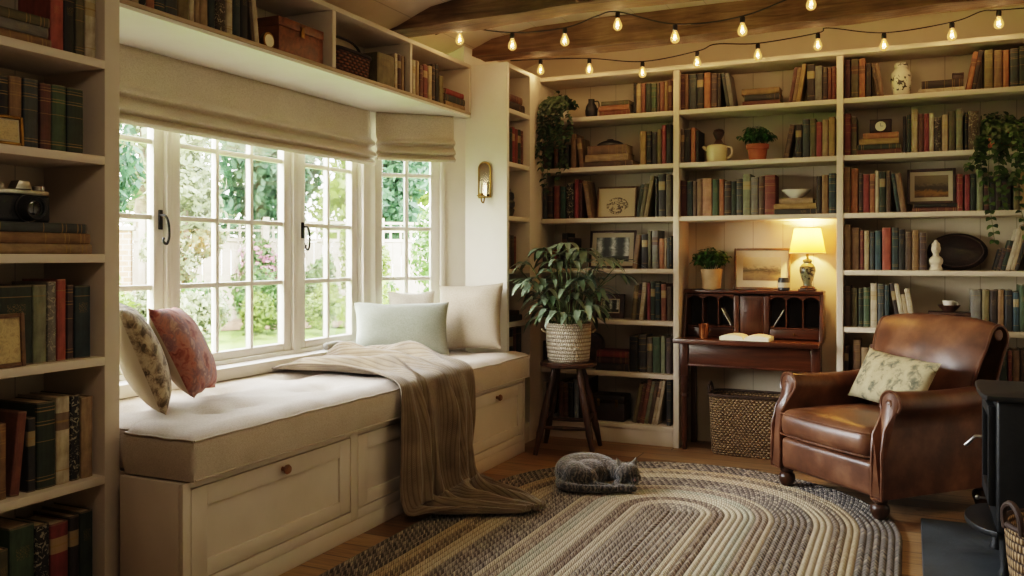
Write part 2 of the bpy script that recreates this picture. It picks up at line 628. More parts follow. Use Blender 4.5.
def bookmat(style):
    t = NT('book_cloth_%s' % ['plain', 'gilt_bands', 'title_panel', 'patterned'][style])
    oi = t.node('ShaderNodeObjectInfo')
    rnd = oi.outputs['Random']
    tc = t.node('ShaderNodeTexCoord')
    gx, gy, gz = t.sep(tc.outputs['Generated'])
    n = t.noise(t.coord('Object', (1, 1, .5)), 30, 5)
    c = t.mult(oi.outputs['Color'], t.ramp(n, [(.25, hexc('#a9a29a')), (.7, hexc('#ffffff'))]))
    spine = t.math('LESS_THAN', gy, .08)
    # worn ends of the spine
    edge = t.math('MAXIMUM', t.math('LESS_THAN', gz, .02), t.math('GREATER_THAN', gz, .982))
    c = t.mix(t.math('MULTIPLY', edge, .3), c, hexc('#a08a68'))

    def band(p, w):
        d = t.math('ABSOLUTE', t.math('SUBTRACT', gz, p))
        return t.math('LESS_THAN', d, w)
    gold = hexc('#8f7442')
    if style == 0:
        f = t.math('MULTIPLY', band(.86, .006), spine)
        f = t.math('MULTIPLY', f, t.math('GREATER_THAN', rnd, .4))
        tx = t.math('MULTIPLY', t.math('MULTIPLY', band(.7, .07), t.math('GREATER_THAN', t.noise(t.coord('Generated', (4, 1, 30)), 4, 2), .56)), spine)
        tx = t.math('MULTIPLY', tx, t.math('LESS_THAN', t.math('ABSOLUTE', t.math('SUBTRACT', gx, .5)), .28))
        c = t.mix(t.math('MULTIPLY', t.math('MAXIMUM', f, tx), .55), c, gold)
    elif style == 1:
        f = band(.1, .007)
        for p, w in ((.14, .004), (.74, .006), (.78, .004), (.9, .007), (.94, .004), (.55, .004)):
            f = t.math('MAXIMUM', f, band(p, w))
        c = t.mix(t.math('MULTIPLY', t.math('MULTIPLY', f, spine), .8), c, gold)
    elif style == 2:
        f = t.math('MULTIPLY', band(.72, .1), spine)
        lab = t.mix(t.math('GREATER_THAN', rnd, .5), hexc('#9d8a63'), hexc('#4a2a1c'))
        c = t.mix(t.math('MULTIPLY', f, .75), c, lab)
        f = t.math('MULTIPLY', t.math('MAXIMUM', band(.72, .012), band(.16, .006)), spine)
        c = t.mix(t.math('MULTIPLY', f, .7), c, gold)
    else:
        n2 = t.noise(t.coord('Object'), 60, 3, .6, 1.5)
        f = t.math('MULTIPLY', t.math('GREATER_THAN', n2, .56), spine)
        c = t.mix(t.math('MULTIPLY', f, .7), c, hexc('#a59c86'))
    t.base(c)
    t.rough(.62)
    t.bump(t.noise(t.coord('Object'), 350, 2), .12, .002)
    return t.m


BM = [bookmat(i) for i in range(4)]


def _rug():
    t = NT('braided_wool_rug')
    tc = t.node('ShaderNodeTexCoord')
    u, v, _ = t.sep(tc.outputs['UV'])      # u = metres along the braid, v = metres from the centre line
    W = .0286
    rowf = t.math('DIVIDE', v, W)
    row = t.math('FLOOR', rowf)
    fv = t.math('SUBTRACT', t.math('FRACT', rowf), .5)
    side = t.math('SIGN', fv)
    ch = t.math('MULTIPLY', t.math('ABSOLUTE', fv), 1.1)
    st = t.math('ADD', t.math('DIVIDE', u, .036), ch)
    st = t.math('ADD', st, t.math('MULTIPLY', side, .25))
    st = t.math('ADD', st, t.math('MULTIPLY', row, .37))
    fr = t.math('FRACT', st)
    strand = t.math('FLOOR', t.math('MULTIPLY', st, 1.0))
    cb = t.node('ShaderNodeCombineXYZ')
    t.link(row, cb.inputs[0])
    t.link(t.math('FLOOR', t.math('MULTIPLY', st, 2.0)), cb.inputs[1])
    t.link(side, cb.inputs[2])
    wn = t.node('ShaderNodeTexWhiteNoise')
    t.link(cb.outputs[0], wn.inputs['Vector'])
    vm = t.math('DIVIDE', t.math('ADD', t.math('MULTIPLY', row, W), W / 2), 1.03)
    P = [(0, .15, '#6c625b', '#b5a893'), (.15, .19, '#b5a58c', '#d0c3a8'), (.19, .265, '#64544a', '#a08e79'),
         (.265, .33, '#bcae94', '#d4c8af'), (.33, .41, '#a3a28d', '#c6bfa8'), (.41, .455, '#7b6c61', '#b8a68f'), (.455, .485, '#b0a084', '#c8b89c'),
         (.485, .65, '#544b47', '#a89c8c'), (.65, .755, '#b4a286', '#cfc0a4'), (.755, .79, '#62564d', '#ab9a82'),
         (.79, .867, '#a39072', '#bfad8e'), (.867, 1.1, '#3d3a3b', '#9a9084')]
    s1 = [(min(.999, p[0] / 1.03), hexc(p[2])) for p in P]
    s2 = [(min(.999, p[0] / 1.03), hexc(p[3])) for p in P]
    c1 = t.ramp(vm, s1, 'CONSTANT')
    c2 = t.ramp(vm, s2, 'CONSTANT')
    alt = t.math('GREATER_THAN', t.math('FRACT', t.math('ADD', st, t.math('MULTIPLY', wn.outputs['Value'], .25))), .55)
    f = t.math('ADD', t.math('MULTIPLY', alt, .62), t.math('MULTIPLY', wn.outputs['Value'], .38))
    c = t.mix(f, c1, c2)
    # pale flecks
    c = t.mix(t.math('MULTIPLY', t.math('GREATER_THAN', wn.outputs['Value'], .88), .38), c, hexc('#cdbfa6'))
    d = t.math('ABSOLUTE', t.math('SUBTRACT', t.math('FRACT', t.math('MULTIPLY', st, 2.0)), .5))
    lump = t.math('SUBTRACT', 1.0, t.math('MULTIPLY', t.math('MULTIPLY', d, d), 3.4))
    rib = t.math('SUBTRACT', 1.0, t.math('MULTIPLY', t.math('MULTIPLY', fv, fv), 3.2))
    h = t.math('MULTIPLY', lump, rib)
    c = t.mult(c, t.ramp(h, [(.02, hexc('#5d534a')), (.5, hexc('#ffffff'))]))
    t.base(c)
    t.rough(.95)
    t.bump(h, .8, .012)
    return t.m


MT['rug'] = _rug()


# ---------------------------------------------------------------- geometry helpers
class M:
    """collects shapes into one bmesh"""
    def __init__(self):
        self.bm = bmesh.new()
        self.uvl = None

    def box(self, x0, y0, z0, x1, y1, z1, bev=0.0, seg=2, mat=None):
        mm = Matrix.Translation(((x0 + x1) / 2, (y0 + y1) / 2, (z0 + z1) / 2)) @ Matrix.Diagonal((x1 - x0, y1 - y0, z1 - z0, 1))
        if mat is not None:
            mm = mat @ mm
        r = bmesh.ops.create_cube(self.bm, size=1, matrix=mm)
        if bev > 0:
            es = list({e for v in r['verts'] for e in v.link_edges})
            bmesh.ops.bevel(self.bm, geom=es, offset=bev, segments=seg, affect='EDGES', profile=.5)
        return self

    def face(self, pts):
        vs = [self.bm.verts.new(p) for p in pts]
        return self.bm.faces.new(vs)

    def prism(self, poly, axis, a, b, bev=0.0, seg=2):
        """poly in the plane normal to axis: x->(y,z)  y->(x,z)  z->(x,y)"""
        def P(p, h):
            return {'x': (h, p[0], p[1]), 'y': (p[0], h, p[1]), 'z': (p[0], p[1], h)}[axis]
        lo = [self.bm.verts.new(P(p, a)) for p in poly]
        hi = [self.bm.verts.new(P(p, b)) for p in poly]
        n = len(poly)
        fs = [self.bm.faces.new(lo), self.bm.faces.new(list(reversed(hi)))]
        for i in range(n):
            fs.append(self.bm.faces.new((lo[i], hi[i], hi[(i + 1) % n], lo[(i + 1) % n])))
        bmesh.ops.recalc_face_normals(self.bm, faces=fs)
        if bev:
            es = list({e for f in fs[:2] for e in f.edges})
            bmesh.ops.bevel(self.bm, geom=es, offset=bev, segments=seg, affect='EDGES', profile=.5)
        return self

    def lathe(self, prof, seg=28, c=(0, 0, 0), mat=None, sx=1, sy=1):
        rings = []
        for r, z in prof:
            if r < 1e-5:
                p = Vector((c[0], c[1], c[2] + z))
                rings.append([self.bm.verts.new(mat @ p if mat else p)])
            else:
                ring = []
                for k in range(seg):
                    a = 2 * PI * k / seg
                    p = Vector((c[0] + r * sx * math.cos(a), c[1] + r * sy * math.sin(a), c[2] + z))
                    ring.append(self.bm.verts.new(mat @ p if mat else p))
                rings.append(ring)
        fs = []
        for A, B in zip(rings, rings[1:]):
            for k in range(seg):
                k2 = (k + 1) % seg
                if len(A) == 1 and len(B) == 1:
                    continue
                if len(A) == 1:
                    fs.append(self.bm.faces.new((A[0], B[k2], B[k])))
                elif len(B) == 1:
                    fs.append(self.bm.faces.new((A[k], A[k2], B[0])))
                else:
                    fs.append(self.bm.faces.new((A[k], A[k2], B[k2], B[k])))
        bmesh.ops.recalc_face_normals(self.bm, faces=fs)
        return self

    def tube(self, pts, r, seg=8, cap=True):
        pts = [Vector(p) for p in pts]
        n = len(pts)
        rs = r if isinstance(r, (list, tuple)) else [r] * n
        up = None
        rings = []
        for i, p in enumerate(pts):
            d = (pts[min(i + 1, n - 1)] - pts[max(i - 1, 0)])
            d = d.normalized() if d.length > 1e-9 else Vector((0, 0, 1))
            if up is None:
                up = d.orthogonal().normalized()
            else:
                up = (up - d * up.dot(d))
                up = up.normalized() if up.length > 1e-6 else d.orthogonal().normalized()
            q = d.cross(up)
            rings.append([self.bm.verts.new(p + (up * math.cos(2 * PI * k / seg) + q * math.sin(2 * PI * k / seg)) * rs[i]) for k in range(seg)])
        for A, B in zip(rings, rings[1:]):
            for k in range(seg):
                self.bm.faces.new((A[k], A[(k + 1) % seg], B[(k + 1) % seg], B[k]))
        if cap:
            self.bm.faces.new(list(reversed(rings[0])))
            self.bm.faces.new(rings[-1])
        return self

    def ball(self, c, r, u=16, v=10, mat=None):
        rr = r if isinstance(r, (tuple, list)) else (r, r, r)
        mm = Matrix.Translation(c) @ (mat if mat else Matrix.Identity(4)) @ Matrix.Diagonal((*rr, 1))
        bmesh.ops.create_uvsphere(self.bm, u_segments=u, v_segments=v, radius=1, matrix=mm)
        return self

    def grid(self, fn, nu, nv, uv=None, closed_u=False):
        vs = [[self.bm.verts.new(fn(i / nu, j / nv)) for i in range(nu + (0 if closed_u else 1))] for j in range(nv + 1)]
        if uv and self.uvl is None:
            self.uvl = self.bm.loops.layers.uv.new('UVMap')
        w = nu
        for j in range(nv):
            for i in range(w):
                i2 = (i + 1) % len(vs[j])
                f = self.bm.faces.new((vs[j][i], vs[j][i2], vs[j + 1][i2], vs[j + 1][i]))
                if uv:
                    for l, (a, b) in zip(f.loops, ((i, j), (i + 1, j), (i + 1, j + 1), (i, j + 1))):
                        l[self.uvl].uv = uv(a / nu, b / nv)
        return self

    def transform(self, m):
        bmesh.ops.transform(self.bm, matrix=m, verts=self.bm.verts)
        return self


def finish(o, parent, loc, rot):
    COL.objects.link(o)
    if parent is not None:
        o.parent = parent
    o.location = loc
    o.rotation_euler = rot
    return o


def obj(name, m, mat, parent=None, loc=(0, 0, 0), rot=(0, 0, 0), sharp=38, weld=False):
    me = bpy.data.meshes.new(name)
    if weld:
        bmesh.ops.remove_doubles(m.bm, verts=m.bm.verts, dist=1e-5)
    m.bm.to_mesh(me)
    m.bm.free()
    if mat is not None:
        me.materials.append(mat)
    me.polygons.foreach_set('use_smooth', [True] * len(me.polygons))
    me.set_sharp_from_angle(angle=R(sharp))
    return finish(bpy.data.objects.new(name, me), parent, loc, rot)


def rawobj(name, v, f, mat, parent=None, loc=(0, 0, 0), rot=(0, 0, 0), smooth=False):
    me = bpy.data.meshes.new(name)
    me.from_pydata(v, [], f)
    if mat is not None:
        me.materials.append(mat)
    if smooth:
        me.polygons.foreach_set('use_smooth', [True] * len(me.polygons))
    return finish(bpy.data.objects.new(name, me), parent, loc, rot)


def tag(o, label=None, cat=None, group=None, kind=None):
    if label:
        o['label'] = label
    if cat:
        o['category'] = cat
    if group:
        o['group'] = group
    if kind:
        o['kind'] = kind
    return o


def thing(name, label, cat, loc=(0, 0, 0), rotz=0, group=None, rot=None):
    o = bpy.data.objects.new(name, None)
    o.empty_display_size = .05
    finish(o, None, loc, rot if rot else (0, 0, rotz))
    return tag(o, label, cat, group)


def struct(name, m, mat, parent=None, **k):
    o = obj(name, m, mat, parent, **k)
    if parent is None:
        o['kind'] = 'structure'
    return o


def bez(pts, n=12):
    """smooth curve through points (Catmull-Rom)"""
    P = [Vector(p) for p in pts]
    P = [P[0] * 2 - P[1]] + P + [P[-1] * 2 - P[-2]]
    out = []
    for i in range(1, len(P) - 2):
        for k in range(n):
            t = k / n
            a, b, c, d = P[i - 1], P[i], P[i + 1], P[i + 2]
            out.append(.5 * ((2 * b) + (c - a) * t + (2 * a - 5 * b + 4 * c - d) * t * t + (3 * b - a - 3 * c + d) * t ** 3))
    out.append(P[-2])
    return out


def nz(x, y, z, s=1.0):
    return noise.noise(Vector((x * s, y * s, z * s)))


# ---------------------------------------------------------------- camera
cam = bpy.data.cameras.new('camera')
cam.lens = 870 / 1024 * 36
cam.sensor_width = 36
cam.shift_y = -31 / 1024
cam.clip_start = .05
cam.clip_end = 200
co = bpy.data.objects.new('camera', cam)
COL.objects.link(co)
co.location = (0, 0, 1.25)
co.rotation_euler = (PI / 2, 0, math.atan2(.416, .909))
SC.camera = co

# ---------------------------------------------------------------- room shell
BY = 5.63          # front plane of the back bookcase
LXF = -2.60        # front plane of the near-left bookcase and of the long shelf
XW = -3.12         # window plane of the bay

m = M(); m.box(-3.3, -1.3, -.06, 1.3, 6.1, 0)
struct('floor', m, MT['floor'])

m = M()
prof = [(-3.35, 2.46), (-3.0, 2.535), (-2.74, 2.60), (-2.51, 2.69), (-2.22, 2.735), (-1.9, 2.745), (1.3, 2.745), (1.3, 2.9), (-3.35, 2.9)]
m.prism(prof, 'y', -1.3, 6.1)
struct('ceiling', m, MT['ceiling'], sharp=50)

m = M(); m.box(-2.9, 5.95, 0, 1.3, 6.07, 2.9)
struct('wall_back', m, MT['wall_plaster'])
m = M(); m.box(1.18, -1.3, 0, 1.3, 5.95, 2.9)
struct('wall_right', m, MT['wall_plaster'])
m = M(); m.box(-3.3, -1.3, 0, 1.18, -1.2, 2.9)
struct('wall_front', m, MT['wall_plaster'])

# left wall: solid behind the near bookcase, bay with windows, solid behind the corner case
m = M()
m.box(-3.06, -1.2, 0, -2.94, 2.24, 2.75)
m.box(-3.24, 2.20, 0, -2.94, 2.268, 2.75)                 # near return of the bay
m.box(-3.24, 2.26, 0, XW - .005, 4.60, .67)               # under the sill
m.box(-3.24, 2.26, 2.12, XW - .03, 4.60, 2.75)           # head above the casements
ang = Matrix.Translation((XW, 4.60, 0)) @ Matrix.Rotation(R(45), 4, 'Z')   # local +x runs along the angled bay side
m.box(-.02, .005, 0, .70, .13, .67, mat=ang)
m.box(-.02, .03, 2.12, .70, .13, 2.157, mat=ang)
m.box(.505, -.02, 0, .66, .13, 2.157, mat=ang)            # jamb pier
m.box(-2.9, 5.046, 0, -2.655, 5.95, 2.75)
struct('wall_left', m, MT['white_paint'])

# soffit under the long shelf, the ledge and the sill
m = M()
m.prism([(-2.605, 2.275), (-2.605, 5.043), (-2.66, 5.043), (-3.09, 4.615), (-3.09, 2.30)], 'z', 2.158, 2.172)
struct('trim_1', m, MT['white_paint'])
m = M()
m.prism([(-3.0, 2.31), (-3.0, 4.52), (-2.60, 4.92), (-2.655, 5.0), (-3.12, 4.59), (-3.12, 2.31)], 'z', .655, .715, bev=.006)
struct('trim_2', m, MT['window_paint'])
# window board face down to the seat
m = M(); m.box(-3.115, 2.31, .45, -3.06, 4.53, .654)
m.box(0, -.03, .45, .5, 0.02, .654, mat=ang)
struct('trim_3', m, MT['window_paint'])
# corner post where the bay turns
m = M()
m.prism([(-3.16, 4.505), (-3.07, 4.505), (-3.055, 4.545), (-3.055, 4.58), (-3.06, 4.62), (-3.16, 4.70)], 'z', .715, 2.158)
struct('trim_4', m, MT['window_paint'])


def window(name, g0, g1, ncol, mat, handle=None, fw=.060, ext=(.006, .006)):
    """casement: local x along the wall, local y to the outside"""
    w = bpy.data.objects.new(name, None)
    COL.objects.link(w)
    w.matrix_world = mat
    w['kind'] = 'structure'
    z0, z1 = .715, 2.155
    x0, x1 = g0 - fw - .014, g1 + fw + .014
    # outer frame
    m = M()
    m.box(x0 - ext[0], -.03, z0, x0 + .012, .05, z1, .004)
    m.box(x1 - .012, -.03, z0, x1 + ext[1], .05, z1, .004)
    m.box(x0 + .012, -.03, z0, x1 - .012, .05, z0 + .022, .004)
    m.box(x0 + .012, -.03, z1 - .03, x1 - .012, .05, z1, .004)
    obj('window_frame', m, MT['window_paint'], w)
    # sash
    m = M()
    a, b, c, d = x0 + .014, x1 - .014, z0 + .022, z1 - .032
    m.box(a, -.012, c, a + fw, .03, d, .005)
    m.box(b - fw, -.012, c, b, .03, d, .005)
    m.box(a + fw, -.012, c, b - fw, .03, c + .042, .005)
    m.box(a + fw, -.012, d - .05, b - fw, .03, d, .005)
    iw = (b - a - 2 * fw)
    for k in range(1, ncol):
        xc = a + fw + iw * k / ncol
        m.box(xc - .012, -.006, c + .042, xc + .012, .024, d - .05, .004)
    for zc in (1.112, 1.430, 1.772):
        m.box(a + fw, -.005, zc - .012, b - fw, .023, zc + .012, .004)
    obj('sash', m, MT['window_paint'], w)
    m = M()
    m.box(a + fw - .004, .007, c + .038, b - fw + .004, .011, d - .046)
    obj('pane', m, MT['glass'], w)
    if handle is not None:
        hx, hz = handle
        m = M()
        m.box(hx - .011, -.022, hz - .045, hx + .011, -.013, hz + .045, .003)
        m.tube(bez([(hx, -.022, hz + .02), (hx, -.05, hz + .015), (hx + .012, -.055, hz - .02), (hx + .02, -.05, hz - .075), (hx + .006, -.05, hz - .11), (hx - .014, -.05, hz - .1), (hx - .012, -.05, hz - .082)], 6),
               .006, 8)
        obj('handle', m, MT['black_iron'], w)
    return w


# wall frame: local x -> +Y, local y -> -X
wm = Matrix.Translation((XW, 0, 0)) @ Matrix.Rotation(R(90), 4, 'Z')
window('window_1', 2.48, 2.90, 2, wm, (2.935, 1.42), ext=(.1, .006))
window('window_2', 3.06, 3.80, 3, wm)
window('window_3', 3.985, 4.435, 2, wm, (3.955, 1.40), ext=(.03, .006))
window('window_4', .105, .42, 2, ang, ext=(.03, .02))

# skirting boards
m = M(); m.box(.70, 5.93, 0, 1.18, 5.95, .14, .004); struct('baseboard_back', m, MT['cream_paint'])
m = M(); m.box(1.16, -1.2, 0, 1.18, 5.93, .14, .004); struct('baseboard_right', m, MT['cream_paint'])


# beams ------------------------------------------------------------
def beam(name, y0, y1, seed):
    x0, x1 = -2.86, 1.18
    nx, ns = 90, 6
    m = M()

    def fn(u, v):
        x = x0 + (x1 - x0) * u
        # ring runs round the section
        zt = 2.80
        if x < -1.9:
            zt = 2.80
        zb = 2.588 + .012 * math.sin(x * 1.7 + seed)
        a = v * 4
        k = int(min(3.999, a))
        f = a - k
        cs = [(y0, zb), (y1, zb), (y1, zt), (y0, zt), (y0, zb)]
        y = cs[k][0] * (1 - f) + cs[k + 1][0] * f
        z = cs[k][1] * (1 - f) + cs[k + 1][1] * f
        dy = .010 * nz(x, z * 3 + seed, y, 3.5) + .012 * nz(x, 5 + seed, 0, 1.3)
        dz = .010 * nz(x, y * 3 + seed, z + 9, 3.5) + .010 * nz(x, 8 + seed, 0, 1.5)
        return (x, y + dy, z + dz)
    m.grid(fn, nx, 24)
    bmesh.ops.remove_doubles(m.bm, verts=m.bm.verts, dist=1e-5)
    o = obj(name, m, MT['beam'], sharp=60)
    o['kind'] = 'structure'
    return o


beam('ceiling_beam', 5.17, 5.36, 1.0)
beam('ceiling_beam', 4.36, 4.56, 4.0)
beam('ceiling_beam', 2.9, 3.1, 7.0)
beam('ceiling_beam', 1.4, 1.6, 9.0)

# ---------------------------------------------------------------- bookcases
T = .03
SHZ = [.13, .475, .825, 1.17, 1.515, 1.865, 2.21]

bc = thing('bookcase', 'cream built-in bookcase filling the whole back wall in three bays', 'bookcase')
posts = [(-2.55, -2.365), (-1.405, -1.378), (-.402, -.372), (.63, .68)]
for i, (a, b) in enumerate(posts):
    m = M()
    m.box(a, BY, 0, b, 5.915, 2.47, .002)
    if i < 3:
        c = (a + b) / 2 if i else -2.372
        m.box(c - .019, BY - .012, 0.0, c + .019, BY + .002, 2.47, .003)
    obj('upright_panel', m, MT['cream_paint'], bc)
for k, (a, b) in enumerate([(-2.365, -1.405), (-1.378, -.402), (-.372, .63)]):
    for z in SHZ:
        if k == 1 and z < 1.5:
            continue
        m = M()
        m.box(a + .0005, BY - .006, z - T, b - .0005, 5.914, z, .003)
        obj('shelf', m, MT['cream_paint'], bc)
    if k != 1:
        m = M()
        m.box(a, BY + .004, 0, b, BY + .022, .10, .002)
        obj('plinth', m, MT['cream_paint'], bc)
m = M(); m.box(-2.55, BY - .03, 2.47, .68, 5.915, 2.50, .005)
obj('top_board', m, MT['cream_paint'], bc)
m = M(); m.box(-2.4, 5.916, 0, .68, 5.934, 2.50)
obj('back_panel', m, MT['beadboard'], bc)

# near-left bookcase
nb = thing('bookcase', 'cream built-in bookcase at far left beside the window seat', 'bookcase')
m = M(); m.box(-2.93, 2.207, 0, LXF, 2.272, 2.50, .003); obj('upright_panel', m, MT['cream_paint'], nb)
m = M(); m.box(-2.93, 1.30, 0, LXF, 1.36, 2.50, .003); obj('upright_panel', m, MT['cream_paint'], nb)
m = M(); m.box(-2.93, 1.36, 0, -2.915, 2.207, 2.50); obj('back_panel', m, MT['beadboard_side'], nb)
for z in (.08, .475, .896, 1.26, 1.607, 1.947, 2.30):
    m = M(); m.box(-2.914, 1.361, z - .03, LXF + .004, 2.206, z, .003); obj('shelf', m, MT['cream_paint'], nb)
m = M(); m.box(-2.93, 1.361, 2.47, LXF, 2.206, 2.50, .003); obj('top_board', m, MT['cream_paint'], nb)
m = M(); m.box(LXF - .02, 1.361, 0, LXF - .004, 2.206, .05, .002); obj('plinth', m, MT['cream_paint'], nb)

# long shelf over the window
ws = thing('wall_shelf', 'long open book shelf in four bays running above the bay window', 'shelf')
m = M(); m.box(-2.914, 2.275, 2.173, LXF, 5.04, 2.19, .002); obj('bottom_board', m, MT['shelf_edge'], ws)
m = M(); m.box(-2.914, 2.275, 2.475, LXF, 5.04, 2.50, .003); obj('top_board', m, MT['cream_paint'], ws)
m = M(); m.box(-2.926, 2.275, 2.173, -2.915, 5.04, 2.50); obj('back_panel', m, MT['beadboard_side'], ws)
for y0, y1 in ((3.545, 3.575), (4.28, 4.305), (5.01, 5.04)):
    m = M(); m.box(-2.914, y0, 2.191, LXF + .001, y1, 2.474, .003); obj('divider', m, MT['cream_paint'], ws)

# narrow corner case beyond the window seat
CXF = -2.344
cc = thing('corner_bookcase', 'narrow cream corner bookcase with a plain end panel carrying a brass sconce', 'bookcase')
m = M(); m.box(-2.645, 5.046, 0, CXF, 5.08, 2.50, .003); obj('end_panel', m, MT['white_paint'], cc)
m = M(); m.box(-2.645, 5.415, 0, CXF, 5.60, 2.50, .003); obj('stile', m, MT['cream_paint'], cc)
m = M(); m.box(-2.645, 5.08, 0, -2.632, 5.415, 2.50); obj('back_panel', m, MT['beadboard_side'], cc)
for z in SHZ:
    m = M(); m.box(-2.631, 5.081, z - T, CXF - .002, 5.414, z, .003); obj('shelf', m, MT['cream_paint'], cc)
m = M(); m.box(-2.631, 5.081, 2.47, CXF - .002, 5.414, 2.50, .003); obj('top_board', m, MT['cream_paint'], cc)
m = M(); m.box(CXF - .02, 5.081, 0, CXF - .004, 5.414, .10); obj('plinth', m, MT['cream_paint'], cc)


